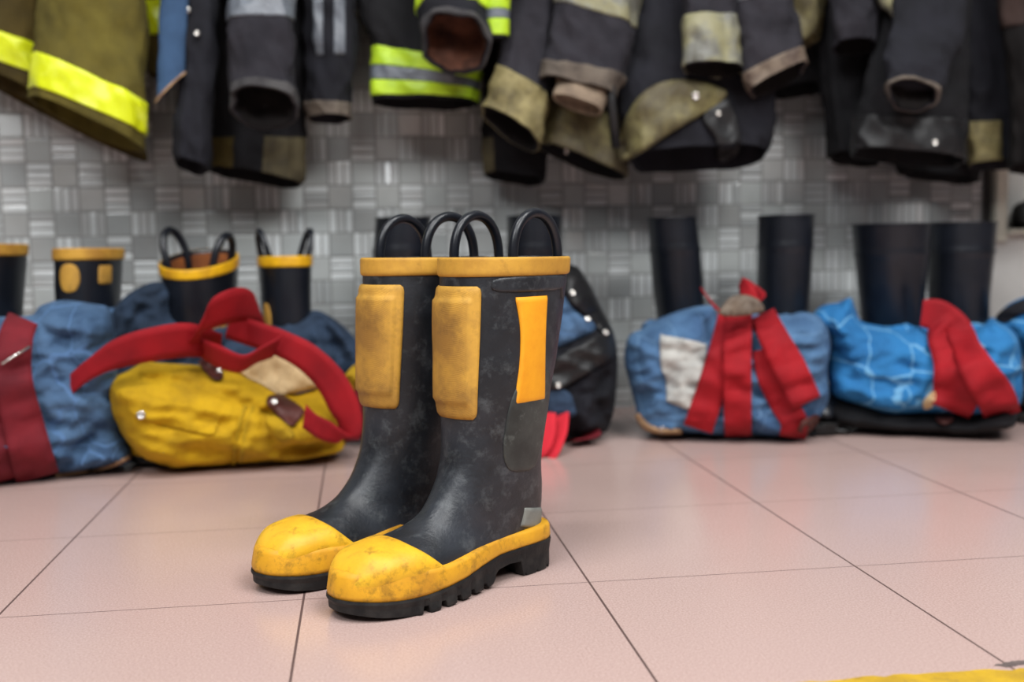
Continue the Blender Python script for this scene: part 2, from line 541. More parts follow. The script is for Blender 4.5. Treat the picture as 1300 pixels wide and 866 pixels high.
# ---------- heaps: an outline in the picture of a plane, blown up to a real thickness
class Heap:
    def __init__(s, outline, Y, tf, tb, R=.07, ds=.0062, strokes=(), wr=.012, ws=11, seed=0, nb=None, floor=True, stretch=(.75, 1.45, 1)):
        pts = [aty(x, y, Y) for x, y in outline]
        c = np.mean(pts, 0)
        s.D = np.array([c[0], c[1], 0]) / np.hypot(c[0], c[1])
        s.U = np.array([s.D[1], -s.D[0], 0])          # sideways
        s.c = np.array([c[0], c[1], 0])
        # project outline onto the plane across the view through c
        P2 = []
        for x, y in outline:
            r = ray(x, y)
            p = EYE + r * ((s.c @ s.D) / (r @ s.D))
            z = max(p[2], 0.002) if floor else p[2]
            P2.append(((p - s.c) @ s.U, z))
        P2 = np.array(P2)
        per = np.linalg.norm(np.diff(np.vstack([P2, P2[:1]]), axis=0), axis=1).sum()
        n = nb or max(40, int(per / ds))
        B = smooth_path(P2, n, True)
        if floor:
            B[:, 1] = np.maximum(B[:, 1], .0015)
        s.B = B
        lo, hi = B.min(0), B.max(0)
        ins = []
        rnd = random.Random(seed)
        y = lo[1] + ds * .5
        row = 0
        while y < hi[1]:
            x = lo[0] + (ds * .5 if row % 2 else 0)
            while x < hi[0]:
                q = np.array([x + rnd.uniform(-.15, .15) * ds, y + rnd.uniform(-.15, .15) * ds])
                if inside(B, q):
                    ins.append(q)
                x += ds
            y += ds * .87
            row += 1
        I = np.array(ins)
        dist = poly_dist(B, I)
        I = I[dist > ds * .55]
        dist = dist[dist > ds * .55]
        allp = [Vector(p) for p in B] + [Vector(p) for p in I]
        nbp = len(B)
        out = delaunay_2d_cdt(allp, [], [list(range(nbp))], 1, 1e-6)
        v2 = np.array([tuple(v) for v in out[0]])
        tri = [tuple(f) for f in out[2]]
        orig = out[3]
        isb = np.array([any(o < nbp for o in og) for og in orig])
        d = np.zeros(len(v2))
        d[~isb] = poly_dist(B, v2[~isb])
        x = np.clip(d / R, 0, 1)
        prof = np.sqrt(np.maximum(0, 1 - (1 - x) ** 2))
        # strokes drawn as (pixel polyline, half width m, height m)
        S = np.zeros(len(v2))
        for line, w, h in strokes:
            q = []
            for px, py in line:
                r = ray(px, py)
                p = EYE + r * ((s.c @ s.D) / (r @ s.D))
                q.append(((p - s.c) @ s.U, p[2]))
            q = smooth_path(q, 6 * len(q)) if len(q) > 2 else np.array(q)
            dd = line_dist(np.array(q), v2)
            S += h * np.exp(-(dd / w) ** 2)
        W = np.array([fbm((p[0] * stretch[0], p[1] * stretch[1], .3), ws, 4, seed) for p in v2])
        W2 = np.array([1 - abs(fbm((p[0] * stretch[0], p[1] * stretch[1], .9), ws * 1.3, 2, seed + 5)) * 2.2 for p in v2])
        W3 = np.array([1 - abs(fbm((p[0] * stretch[0] + p[1] * .4, p[1] * stretch[1] - p[0] * .3, .5), ws * 2.3, 2, seed + 11)) * 2.4 for p in v2])
        front = prof * tf + np.minimum(prof * 1.6, 1) * (S + wr * (W + .9 * W2 + .5 * W3 - .6))
        front[isb] = 0
        front = np.where(isb, 0, np.maximum(front, .003))
        vf = s.c + np.outer(v2[:, 0], s.U) + np.outer(v2[:, 1], (0, 0, 1)) - np.outer(front, s.D)
        back = prof * tb
        vb = s.c + np.outer(v2[:, 0], s.U) + np.outer(v2[:, 1], (0, 0, 1)) + np.outer(back, s.D)
        vs = list(vf)
        mp = {}
        for i in range(len(v2)):
            if isb[i]:
                mp[i] = i
            else:
                mp[i] = len(vs)
                vs.append(vb[i])
        s.vs = np.array(vs)
        s.vs[:, 2] = np.maximum(s.vs[:, 2], .001) if floor else s.vs[:, 2]
        s.fs = tri + [tuple(mp[i] for i in reversed(f)) for f in tri]
        s.bvh = BVHTree.FromPolygons([tuple(v) for v in s.vs], s.fs)


def inside(B, q):
    x, y = q
    X, Y = B[:, 0], B[:, 1]
    X2, Y2 = np.roll(X, -1), np.roll(Y, -1)
    cond = (Y > y) != (Y2 > y)
    xi = (X2 - X) * (y - Y) / np.where(Y2 - Y == 0, 1e-12, Y2 - Y) + X
    return (cond & (x < xi)).sum() % 2 == 1


def line_dist(L, P):
    """distance of points P to the open polyline L"""
    a, b = L[:-1], L[1:]
    ab = b - a
    best = np.full(len(P), 1e9)
    for i in range(len(a)):
        ap = P - a[i]
        t = np.clip((ap @ ab[i]) / (ab[i] @ ab[i] + 1e-12), 0, 1)
        best = np.minimum(best, np.linalg.norm(ap - np.outer(t, ab[i]), axis=1))
    return best


def poly_dist(B, P):
    return line_dist(np.vstack([B, B[:1]]), P)


def cast(bvh, px, py, fallback=None):
    r = ray(px, py)
    r = r / np.linalg.norm(r)
    h = bvh.ray_cast(Vector(EYE), Vector(r))
    if h[0] is None:
        if fallback is None:
            return None, None
        p = EYE + r * fallback
        return p, -r
    n = np.array(h[1])
    if n @ r > 0:
        n = -n
    return np.array(h[0]), n


def strap(name, mat, parent, bvh, path, off=.006, thick=.003, nl=None, nw=7, smooth=6, min_z=.002):
    """webbing laid on a heap. path: (px, py, width px[, lift m]) along its middle"""
    K = np.array([(p[0], p[1], p[2], p[3] if len(p) > 3 else 0) for p in path], float)
    L = np.linalg.norm(np.diff(K[:, :2], axis=0), axis=1).sum()
    n = nl or max(10, int(L / 3.2))
    Q = smooth_path(K, n)
    T = np.gradient(Q[:, :2], axis=0)
    T /= np.linalg.norm(T, axis=1)[:, None] + 1e-9
    N = np.stack([-T[:, 1], T[:, 0]], 1)
    d = np.zeros((n, nw)); ok = np.zeros((n, nw), bool)
    pix = np.zeros((n, nw, 2))
    for i in range(n):
        for j in range(nw):
            px = Q[i, :2] + N[i] * Q[i, 2] * (j / (nw - 1) - .5)
            pix[i, j] = px
            p, _ = cast(bvh, px[0], px[1])
            if p is not None:
                ok[i, j] = True
                d[i, j] = np.linalg.norm(p - EYE)
    # fill the misses from the nearest hit
    hits = np.argwhere(ok)
    for i in range(n):
        for j in range(nw):
            if not ok[i, j]:
                q = hits[np.argmin(((hits - [i, j]) * [1, 1.5]) ** 2 @ [1, 1])]
                d[i, j] = d[q[0], q[1]] + .004
    d0 = d.copy()
    for _ in range(smooth):
        e = np.pad(d, 1, mode='edge')
        a = (e[:-2, 1:-1] + e[2:, 1:-1] + e[1:-1, :-2] + e[1:-1, 2:] + 2 * d) / 6
        d = np.minimum(a, d + .001)
    e = np.pad(d0, 1, mode='edge')
    near = np.minimum.reduce([e[i:i + n, j:j + nw] for i in range(3) for j in range(3)])
    d = np.minimum(d, near + .007)
    vs_f, vs_b = np.zeros((n, nw, 3)), np.zeros((n, nw, 3))
    for i in range(n):
        for j in range(nw):
            r = ray(*pix[i, j]); r /= np.linalg.norm(r)
            g = d[i, j] - off - Q[i, 3]
            vs_f[i, j] = EYE + r * g
            vs_b[i, j] = EYE + r * (g + thick)
    vs_f[..., 2] = np.maximum(vs_f[..., 2], min_z); vs_b[..., 2] = np.maximum(vs_b[..., 2], min_z)
    return slab(name, mat, parent, vs_f, vs_b)


def slab(name, mat, parent, F, B):
    n, m = F.shape[:2]
    vs = np.concatenate([F.reshape(-1, 3), B.reshape(-1, 3)])
    k = n * m
    fs = grid_faces(n, m) + [tuple(reversed(f)) for f in grid_faces(n, m, off=k)]
    rim = [(i, 0) for i in range(n)] + [(n - 1, j) for j in range(1, m)] + [(i, m - 1) for i in range(n - 2, -1, -1)] + [(0, j) for j in range(m - 2, 0, -1)]
    idx = [i * m + j for i, j in rim]
    for a, b in zip(idx, idx[1:] + idx[:1]):
        fs.append((a, b, b + k, a + k))
    return mk(name, vs, fs, mat, parent)


def ribbon(name, mat, parent, path, thick=.0028, n=60, nw=5):
    """free webbing: path of (px, py, depth Y, wx, wy, wz): centre and half width vector in metres"""
    K = np.array([np.concatenate([aty(p[0], p[1], p[2]), p[3:6]]) for p in path])
    Q = smooth_path(K, n)
    T = np.gradient(Q[:, :3], axis=0)
    nn = np.cross(T, Q[:, 3:])
    nn /= np.linalg.norm(nn, axis=1)[:, None] + 1e-9
    w = np.linspace(-1, 1, nw)
    F = Q[:, None, :3] + Q[:, None, 3:] * w[None, :, None] + nn[:, None] * thick / 2
    B = Q[:, None, :3] + Q[:, None, 3:] * w[None, :, None] - nn[:, None] * thick / 2
    return slab(name, mat, parent, F, B)


def patch(name, mat, parent, bvh, outline, off=.003, step=3.5, thick=.004, n=None, puff=0., wr=0., seed=3):
    """a piece of cloth or leather sewn on a heap, outlined in photograph pixels"""
    O = np.array(outline, float)
    per = np.linalg.norm(np.diff(np.vstack([O, O[:1]]), axis=0), axis=1).sum()
    B = smooth_path(O, n or max(24, int(per / step)), True)
    lo, hi = B.min(0), B.max(0)
    I = []
    y = lo[1] + step * .5
    while y < hi[1]:
        x = lo[0] + step * .5
        while x < hi[0]:
            if inside(B, (x, y)):
                I.append((x, y))
            x += step
        y += step
    I = np.array(I) if I else np.zeros((0, 2))
    if len(I):
        I = I[poly_dist(B, I) > step * .5]
    pts = [Vector(p) for p in B] + [Vector(p) for p in I]
    out = delaunay_2d_cdt(pts, [], [list(range(len(B)))], 1, 1e-6)
    v2 = np.array([tuple(v) for v in out[0]]); tri = [tuple(f) for f in out[2]]
    hit = []
    for x, y in v2:
        p, q = cast(bvh, x, y)
        hit.append(None if p is None else (np.linalg.norm(p - EYE), q))
    good = [i for i in range(len(v2)) if hit[i] is not None]
    if not good:
        # stands clear of the heap: take the depth of the heap's nearest point
        for i, (x, y) in enumerate(v2):
            r = ray(x, y); r /= np.linalg.norm(r)
            q = bvh.find_nearest(Vector(EYE + r * 2.02))[0]
            hit[i] = (np.linalg.norm(np.array(q) - EYE), -r)
        good = list(range(len(v2)))
    d = np.zeros(len(v2))
    for i in range(len(v2)):
        j = i if hit[i] is not None else good[int(np.argmin(((v2[good] - v2[i]) ** 2).sum(1)))]
        d[i] = hit[j][0]
    dist = poly_dist(B, v2)
    bump = puff * np.sqrt(np.clip(1 - (1 - np.clip(dist / 12, 0, 1)) ** 2, 0, 1))
    vs = []
    for (x, y), dd, bb in zip(v2, d, bump):
        r = ray(x, y); r /= np.linalg.norm(r)
        w = wr * fbm((x * .01, y * .01, 0), 2.2, 3, seed) if wr else 0
        vs.append(EYE + r * (dd - off - bb - w * min(1, bb * 200)))
    nv = len(vs)
    vs = vs + [EYE + (v - EYE) * (1 + thick / np.linalg.norm(v - EYE)) for v in vs]
    fs = tri + [tuple(nv + i for i in reversed(f)) for f in tri]
    cnt = {}
    for f in tri:
        for a, b in zip(f, f[1:] + f[:1]):
            cnt[(a, b)] = 1
    for (a, b) in cnt:
        if (b, a) not in cnt:
            fs.append((a, b, b + nv, a + nv))
    vs = [np.array([v[0], v[1], max(v[2], .0015)]) for v in vs]
    return mk(name, vs, fs, mat, parent)


def snap_on(parent, bvh, px, py, r=.006, off=.004, mat='metal', lift=0):
    p, n = cast(bvh, px, py)
    if p is None:
        return
    rr = ray(px, py); rr /= np.linalg.norm(rr)
    n = n * .5 - rr * .5
    return snap(parent, p - rr * (off + lift), n, r, mat)
# ------------------------------------------------------------------ setting
def build_setting():
    WY = 2.52
    XR = aty(1254, 270, WY)[0]
    v, f = box(-3.2, 4.2, -2.2, 2.7, -.06, 0)
    struct(mk('floor', v, f, 'floor', smooth=False))
    v, f = box(-3.2, XR, WY, WY + .15, 0, 2.8)
    struct(mk('wall_back', v, f, 'mosaic', smooth=False))
    # right of the mosaic: a plastered wall with a niche framed in cream
    zl = aty(1280, 291, WY)[2]
    v, f = join(box(XR, 4.2, WY - .02, WY + .15, 0, zl), box(XR, 4.2, WY + .10, WY + .20, zl - .1, 2.8),
                box(XR + .9, 4.2, WY - .02, WY + .10, zl, 2.8))
    struct(mk('wall_right', v, f, 'plaster', smooth=False, bevel=.003))
    xf = aty(1269, 270, WY)[0]
    v, f = box(XR + .002, xf, WY - .035, WY + .099, zl - .03, 2.8)
    struct(mk('trim_1', v, f, 'cream_paint', smooth=False, bevel=.003))
    xd = aty(1247, 270, WY)[0]
    v, f = box(xd, XR + .002, WY - .012, WY + .01, 0, 2.8)
    struct(mk('trim_2', v, f, 'dark_trim', smooth=False, bevel=.002))
    v, f = box(xf, XR + .9, WY - .045, WY + .099, zl - .012, zl)
    struct(mk('trim_3', v, f, 'cream_paint', smooth=False, bevel=.003))
    # painted line on the floor, lower right
    a, b = onfloor(1015, 866), onfloor(1300, 849)
    d = (b - a) / np.linalg.norm(b - a)
    q = np.array([d[1], -d[0], 0])
    n = 150
    top, bot, cen = [], [], []
    for i in range(n + 1):
        s = -.1 + 1.5 * i / n
        w = .004 * fbm((s * 40, 0, 0), 1, 4, 2) + .003 * fbm((s * 160, 3, 0), 1, 3, 4)
        top.append(a + d * s - q * w + np.array([0, 0, .0006]))
        bot.append(a + d * s + q * (.06 + w) + np.array([0, 0, .0006]))
    vs = top + bot
    fs = [(i, i + 1, n + 2 + i, n + 1 + i) for i in range(n)]
    v2 = [p - np.array([0, 0, .0006]) for p in vs]
    k = len(vs)
    fs += [(i, i + 1, k + i + 1, k + i) for i in range(n)]
    mk_ = mk('floor_marking', vs + v2, fs, 'line_yellow', smooth=False)
    struct(mk_)
    # grime strip beside the line at the right
    a2 = onfloor(1262, 846); b2 = onfloor(1300, 841)
    ts, bs_ = [], []
    for i in range(31):
        s = i / 30
        p = a2 + (b2 - a2) * s * 3
        w = .003 * fbm((s * 9, 1, 0), 3, 4, 8)
        ts.append(p + np.array([0, .004 * min(1, s * 9) + w, .0004])); bs_.append(p + np.array([0, -.006 * min(1, s * 9) + w, .0004]))
    vs = ts + bs_
    struct(mk('trim_4', vs, [(i, i + 1, 32 + i, 31 + i) for i in range(30)], 'line_grey', smooth=False))
    return WY, XR, zl


# ------------------------------------------------------------------ rubber boots
BOOT = dict(
    # back (y,z), front (y,z), half width, exponent
    rings=[(-.047, .381, .130, .383, .0625, 2.1), (-.041, .343, .132, .343, .062, 2.1), (-.030, .295, .134, .294, .061, 2.1), (-.017, .238, .136, .236, .057, 2.15),
           (-.004, .18, .137, .182, .052, 2.2), (.002, .13, .145, .139, .046, 2.2), (-.001, .075, .163, .109, .0415, 2.25), (.006, .035, .181, .092, .0385, 2.3),
           (.05, .024, .202, .081, .0395, 2.4), (.11, .022, .226, .075, .0440, 2.5), (.165, .018, .252, .0715, .0475, 2.6), (.21, .018, .273, .067, .046, 2.6),
           (.25, .02, .288, .056, .038, 2.5), (.278, .024, .297, .043, .024, 2.3), (.293, .03, .298, .036, .006, 2)])


def soft(y, ys, zs):
    """smoothed piecewise linear curve"""
    return sum(np.interp(y + d, ys, zs) for d in (-.016, -.008, 0, .008, .016)) / 5


class Boot:
    def __init__(s, rings, origin, heading, side, tilt=(0, 0), scale=1.0, hscale=1.0, rim=0.):
        """heading: world direction of the toe; side +1 left boot (outer = left of heading)"""
        s.K = np.array(rings, float)
        s.n = len(s.K)
        h = np.array([heading[0], heading[1], 0.]); h /= np.linalg.norm(h)
        s.f = h
        s.o = np.array([-h[1], h[0], 0]) * side
        s.org = np.array([origin[0], origin[1], origin[2] if len(origin) > 2 else 0.])
        s.sc, s.hs = scale, hscale
        s.tilt = tilt
        s.rim = rim

    def W(s, p):
        """local (outward, forward, up) -> world"""
        p = np.asarray(p, float) * s.sc
        o, y, z = p[..., 0], p[..., 1], p[..., 2] * s.hs
        if s.rim:
            z = z - s.rim * (-s.f[1] * (y - .045) - s.o[1] * o) * np.clip((z - .18) / .2, 0, 1)
        # lean: forward and outward shift grow with height
        y = y + z * math.tan(s.tilt[0])
        o = o + z * math.tan(s.tilt[1])
        return s.org + o[..., None] * s.o + y[..., None] * s.f + z[..., None] * np.array([0, 0, 1.])

    def loc(s, u, v):
        k = catmull(s.K, u)
        B, F = k[..., 0:2], k[..., 2:4]
        c, h = (B + F) / 2, (F - B) / 2
        e = 2 / np.maximum(k[..., 5], 1.5)
        cv, sv = np.cos(v), np.sin(v)
        cv = np.sign(cv) * np.abs(cv) ** e
        sv = np.sign(sv) * np.abs(sv) ** e
        yz = c + h * cv[..., None]
        w = np.maximum(k[..., 4], .001)
        # toe points slightly inward
        sh = -.006 * np.clip((yz[..., 0] - .14) / .15, 0, 1) ** 1.5
        return np.stack([w * sv + sh, yz[..., 0], yz[..., 1]], -1)

    def surf(s, U, V, off=0., wr=0.):
        """U, V broadcastable arrays (rings, radians)"""
        U, V = np.broadcast_arrays(np.asarray(U, float), np.asarray(V, float))
        e = 1e-3
        p = s.loc(U, V)
        du = s.loc(np.minimum(U + e, s.n - 1), V) - s.loc(np.maximum(U - e, 0), V)
        dv = s.loc(U, V + e) - s.loc(U, V - e)
        n = np.cross(du, dv)
        n /= np.linalg.norm(n, axis=-1)[..., None] + 1e-12
        k = catmull(s.K, U)
        cc = np.stack([np.zeros(U.shape), (k[..., 0] + k[..., 2]) / 2, (k[..., 1] + k[..., 3]) / 2], -1)
        sg = np.sign(((p - cc) * n).sum(-1))
        n *= np.where(sg == 0, 1, sg)[..., None]
        if wr:
            h = np.empty(U.shape)
            for i in np.ndindex(U.shape):
                q = p[i]
                h[i] = wr * fbm((q[0], q[1], q[2]), 16, 3, 3)
            off = off + h
        return p + n * np.asarray(off)[..., None] if np.ndim(off) else p + n * off

    def u_at_z(s, z, lo=0., hi=5.):
        """ring parameter where the outer side of the shaft is at height z"""
        for _ in range(40):
            m = (lo + hi) / 2
            if s.loc(np.array(m), np.array(math.pi / 2))[2] > z:
                lo = m
            else:
                hi = m
        return (lo + hi) / 2

    # --- pieces
    def upper(s, name, mat, parent, m=64, nu=90, wr=.0016, depth=3.2, ridges=()):
        U = np.linspace(0, s.n - 1, nu)
        V = np.linspace(0, 2 * math.pi, m, endpoint=False)
        UU, VV = np.meshgrid(U, V, indexing='ij')
        off = np.zeros(UU.shape)
        P = s.surf(UU, VV, 0, wr)
        if ridges:
            for uz in ridges:
                off += .0016 * np.exp(-((UU - uz) / .05) ** 2)
            P = s.surf(UU, VV, off)
        Ui = np.linspace(0, depth, 14)
        UU, VV = np.meshgrid(Ui, V, indexing='ij')
        Q = s.surf(UU, VV, -.005)
        nP, nQ = len(P), len(Q)
        A = np.concatenate([P, Q])
        vs = s.W(A.reshape(-1, 3))
        fs = grid_faces(nP, m, True) + grid_faces(nQ, m, True, nP * m)
        for j in range(m):
            a, b = j, (j + 1) % m
            fs.append((a, b, nP * m + b, nP * m + a))
        fs.append(tuple(range((nP - 1) * m, nP * m)))
        fs.append(tuple(range((nP + nQ - 1) * m, (nP + nQ) * m)))
        return mk(name, vs, fs, mat, parent)

    def wrap(s, name, mat, parent, u0, u1, v0, v1, h=.003, nu=30, nv=30, edge=.25, round_=0., full=False, inset=.004, prof=None, wr=0., step=None):
        """a raised piece on the surface; u0,u1 numbers or functions of v-fraction; v0,v1 degrees or functions of u-fraction"""
        a = np.linspace(0, 1, nu)
        b = np.linspace(0, 1, nv, endpoint=not full)
        A, Bf = np.meshgrid(a, b, indexing='ij')
        fU0 = u0(Bf) if callable(u0) else u0
        fU1 = u1(Bf) if callable(u1) else u1
        fV0 = v0(A) if callable(v0) else v0
        fV1 = v1(A) if callable(v1) else v1
        # rounded corners: squeeze the v range near the u ends
        if round_:
            t = np.minimum(A, 1 - A) / round_
            sq = np.where(t < 1, 1 - np.sqrt(np.maximum(0, 1 - (1 - np.clip(t, 0, 1)) ** 2)), 0) * round_ * .8
            Bq = sq + Bf * (1 - 2 * sq)
        else:
            Bq = Bf
        U = fU0 + (fU1 - fU0) * A
        V = np.radians(fV0 + (fV1 - fV0) * Bq)
        d = np.minimum(A, 1 - A) if full else np.minimum(np.minimum(A, 1 - A) , np.minimum(Bf, 1 - Bf))
        x = np.clip(d / edge, 0, 1)
        H = h * (.35 + .65 * np.sqrt(np.maximum(0, 1 - (1 - x) ** 2)))
        if step:
            # a raised inner panel
            x2 = np.clip((d - step[0]) / .03, 0, 1)
            H = H + step[1] * x2 * x2 * (3 - 2 * x2)
        P = s.surf(U, V, H, wr)
        Q = s.surf(U, V, -.0015)
        if full:
            m = nv
            V_ = np.concatenate([Q[:1], P, Q[-1:]])
            return mk(name, s.W(V_.reshape(-1, 3)), grid_faces(len(V_), m, True), mat, parent)
        # skirt all round
        n, m = P.shape[:2]
        vs = np.concatenate([P.reshape(-1, 3), Q.reshape(-1, 3)])
        k = n * m
        fs = grid_faces(n, m) + [tuple(reversed(f)) for f in grid_faces(n, m, off=k)]
        rim = [(i, 0) for i in range(n)] + [(n - 1, j) for j in range(1, m)] + [(i, m - 1) for i in range(n - 2, -1, -1)] + [(0, j) for j in range(m - 2, 0, -1)]
        idx = [i * m + j for i, j in rim]
        for p, q in zip(idx, idx[1:] + idx[:1]):
            fs.append((p, q, q + k, p + k))
        return mk(name, s.W(vs), fs, mat, parent)

    def outline(s, n=220, off=0.):
        """closed sole outline, local (outward, forward); outer side first from heel to toe"""
        Y = [-.004, .004, .018, .04, .07, .10, .135, .17, .205, .235, .262, .282, .295, .3005]
        WO = [.010, .026, .0365, .0395, .0385, .0375, .042, .0475, .0500, .0480, .0420, .032, .018, .004]
        WI = [.010, .026, .0355, .0375, .0355, .0345, .040, .0465, .0500, .0490, .0445, .036, .022, .006]
        sh = lambda y: -.006 * np.clip((np.asarray(y) - .14) / .15, 0, 1) ** 1.5
        pts = [(w + sh(y), y) for y, w in zip(Y, WO)] + [(-w + sh(y), y) for y, w in zip(Y[::-1], WI[::-1])]
        B = smooth_path(pts, n * 3, True)
        # even spacing
        seg = np.linalg.norm(np.diff(np.vstack([B, B[:1]]), axis=0), axis=1)
        L = np.concatenate([[0], np.cumsum(seg)])
        t = np.linspace(0, L[-1], n, endpoint=False)
        BB = np.vstack([B, B[:1]])
        B = np.stack([np.interp(t, L, BB[:, 0]), np.interp(t, L, BB[:, 1])], 1)
        T = np.roll(B, -1, 0) - np.roll(B, 1, 0)
        T /= np.linalg.norm(T, axis=1)[:, None]
        N = np.stack([T[:, 1], -T[:, 0]], 1)
        c = B.mean(0)
        if ((B - c) * N).sum() < 0:
            N = -N
        return B + N * off, N

    @staticmethod
    def z_sole(y):
        return soft(y, [-.01, .06, .085, .12, .16, .21, .25, .28, .30], [.0365, .0365, .036, .033, .0255, .020, .0195, .0215, .024])

    @staticmethod
    def z_fox(y):
        return soft(y, [-.01, .05, .10, .14, .18, .205, .23, .27, .30], [.055, .055, .055, .051, .046, .046, .0495, .052, .053])

    def foxing(s, name, mat, parent, n=220, scale_h=1.0):
        B, N = s.outline(n)
        y = B[:, 1]
        zt, zf = s.z_sole(y), s.z_fox(y)
        toe = np.clip((y - .2) / .08, 0, 1)
        prof = []
        for o, f in ((-.002, 0), (.0035, .02), (.0048, .2), (.0042, .5), (.0036, .8), (.002, .97), (-.004 - 0., 1.02), (-.014, 1.0)):
            o_ = o - toe * f * .003
            h = np.array([.0008 * fbm((b[0], b[1], f * .02), 40, 2, 6) for b in B])
            xy = B + N * (o_ + h)[:, None]
            prof.append(np.concatenate([xy, (zt + (zf - zt) * f)[:, None]], 1))
        A = np.array(prof)
        vs = s.W(A.reshape(-1, 3))
        return mk(name, vs, grid_faces(len(A), n, True), mat, parent)

    def outsole(s, name, mat, parent, n=360, lugs=True):
        B, N = s.outline(n)
        y = B[:, 1]
        zt = s.z_sole(y)
        zb = np.interp(y, [-.01, .0, .062, .0665, .085, .105, .12, .22, .25, .275, .302], [.002, 0, 0, .019, .020, .017, .004, .0, .001, .004, .010])
        push = np.full(n, .003)
        if lugs:
            ph = (y - .112) / .0235
            fr = ph - np.floor(ph)
            lug = (y > .108) & (y < .235)
            notch = lug & (fr > .66)
            zb = np.where(notch, np.maximum(zb, .008), zb)
            push = np.where(lug & ~notch, .0060, push)
            ph2 = y / .02
            heel = (y < .064) & ((ph2 - np.floor(ph2)) > .86) & (y > .01)
            zb = np.where(heel, .004, zb)
        ker = np.array([1, 2, 1]) / 4
        push = np.convolve(np.concatenate([push[-1:], push, push[:1]]), ker, 'valid')
        mid = zt * .55 + zb * .45
        rows = [(-.010, zb), (push * .9, zb + .0008), (push, zb + .004), (np.minimum(push, .0045), np.maximum(mid, zb + .005)), (.0052, zt - .002), (.0046, zt + .0008), (-.006, zt + .001)]
        A = []
        for o, z in rows:
            A.append(np.concatenate([B + N * (np.broadcast_to(o, (n,)))[:, None], z[:, None]], 1))
        A = np.array(A)
        fs = grid_faces(len(A), n, True)
        # tread: strips across between the two sides
        h = n // 2
        for i in range(h - 1):
            a, b = i, i + 1
            c, d = (n - 1 - i) % n, (n - 2 - i) % n
            fs.append((a, b, d, c))
        for i in range(h - 1):
            a, b = (len(A) - 1) * n + i, (len(A) - 1) * n + i + 1
            c, d = (len(A) - 1) * n + n - 1 - i, (len(A) - 1) * n + n - 2 - i
            fs.append((a, b, d, c))
        return mk(name, s.W(A.reshape(-1, 3)), fs, mat, parent, smooth=False)

    def loop(s, name, mat, parent, v, half=.041, high=.056, r=.0061, lean=.0, ztop=.381, back=0.):
        """carrying loop standing on the rim at angle v"""
        c = s.loc(np.array(0.), np.array(math.radians(v)))
        inw = -.0135 if math.sin(math.radians(v)) > 0 else .0135
        pts = []
        for t in np.linspace(0, 1, 26):
            a = math.pi * t
            yy = -math.cos(a) * half
            zz = math.sin(a) ** .8 * high
            pts.append((c[0] + inw + lean * zz, c[1] + yy + back * zz, ztop + zz - .004))
        pts = [(c[0] + inw, c[1] - half * 1.02, ztop - .05)] + pts + [(c[0] + inw, c[1] + half * 1.02, ztop - .05)]
        P = s.W(smooth_path(pts, 46))
        vs, fs = tube(P, r * s.sc, 12)
        return mk(name, vs, fs, mat, parent)


def fire_boot(label, group, origin, heading, side, hero=True, tilt=(0, 0), scale=1., hscale=1., loops=True, bright=False, lean=0., badge=None, rim_slope=0.):
    b = Boot(BOOT['rings'], origin, heading, side, tilt, scale, hscale, rim_slope)
    t = thing('firefighter_boot', label, 'boot', b.org, group)
    m, nu = (96, 150) if hero else (48, 60)
    b.upper('boot_upper', 'rubber_worn' if hero else 'rubber_black', t, m, nu, depth=4.0)
    rim = 'rim_bright' if bright else 'rim_tan'
    b.wrap('rim_band', rim, t, -.0, .62, 0, 360, .0035, 14, 72, edge=.25, full=True, wr=.0012 if hero else 0)
    b.wrap('boot_lining', 'lining_brown', t, .0, 2.2, 0, 360, -.0055, 10, 40, full=True) if not hero else None
    if loops:
        for v in (90, -90):
            b.loop('pull_loop', 'rubber_black', t, v, lean=lean * (1 if v > 0 else -1), half=.039 if hero else .034, r=.0061 if hero else .0074)
    b.outsole('outsole', 'sole', t, 360 if hero else 160, lugs=True)
    b.foxing('foxing_band', 'band_yellow', t, 260 if hero else 120)
    nn = 40 if hero else 14
    b.wrap('toe_cap', 'toe_yellow', t, lambda f: 9.05 + .75 * np.abs(2 * f - 1) ** 1.3, 13.9, -100, 100, .0034, nn, nn, edge=.05, inset=.002, wr=.0016 if hero else 0)
    if hero:
        b.wrap('shin_guard', 'guard', t, .85, 3.7, -43, 33, .005, nn + 6, nn, edge=.10, round_=.07, wr=.0008, step=(.1, .0032))
        b.wrap('ankle_pad', 'rubber_patch', t, 2.8, 5.1, 66, 128, .0018, 30, 24, edge=.10, round_=.46, wr=.0008)
        b.wrap('side_patch', 'orange', t, 1.15, 3.45, lambda a: 64 + 5 * np.sin(a * math.pi) + 8 * a, lambda a: 96 - 4 * np.sin(a * math.pi) + 16 * a, .0030, 30, 16, edge=.02, round_=.03)
    elif badge:
        b.wrap('badge', 'guard', t, badge[0], badge[1], badge[2], badge[3], .002, 20, 16, edge=.2, round_=.5)
        if len(badge) > 4:
            b.wrap('badge', 'guard', t, badge[4], badge[5], badge[6], badge[7], .002, 8, 12, edge=.2, round_=.1)
    if hero:
        b.wrap('rim_tab', 'rubber_worn', t, .62, 1.02, 42, 128, .0024, 10, 30, edge=.12, round_=.3)
        b.wrap('heel_patch', 'grey_patch', t, 6.1, 6.75, 104, 146, .0022, 10, 14, edge=.12)
    return t, b


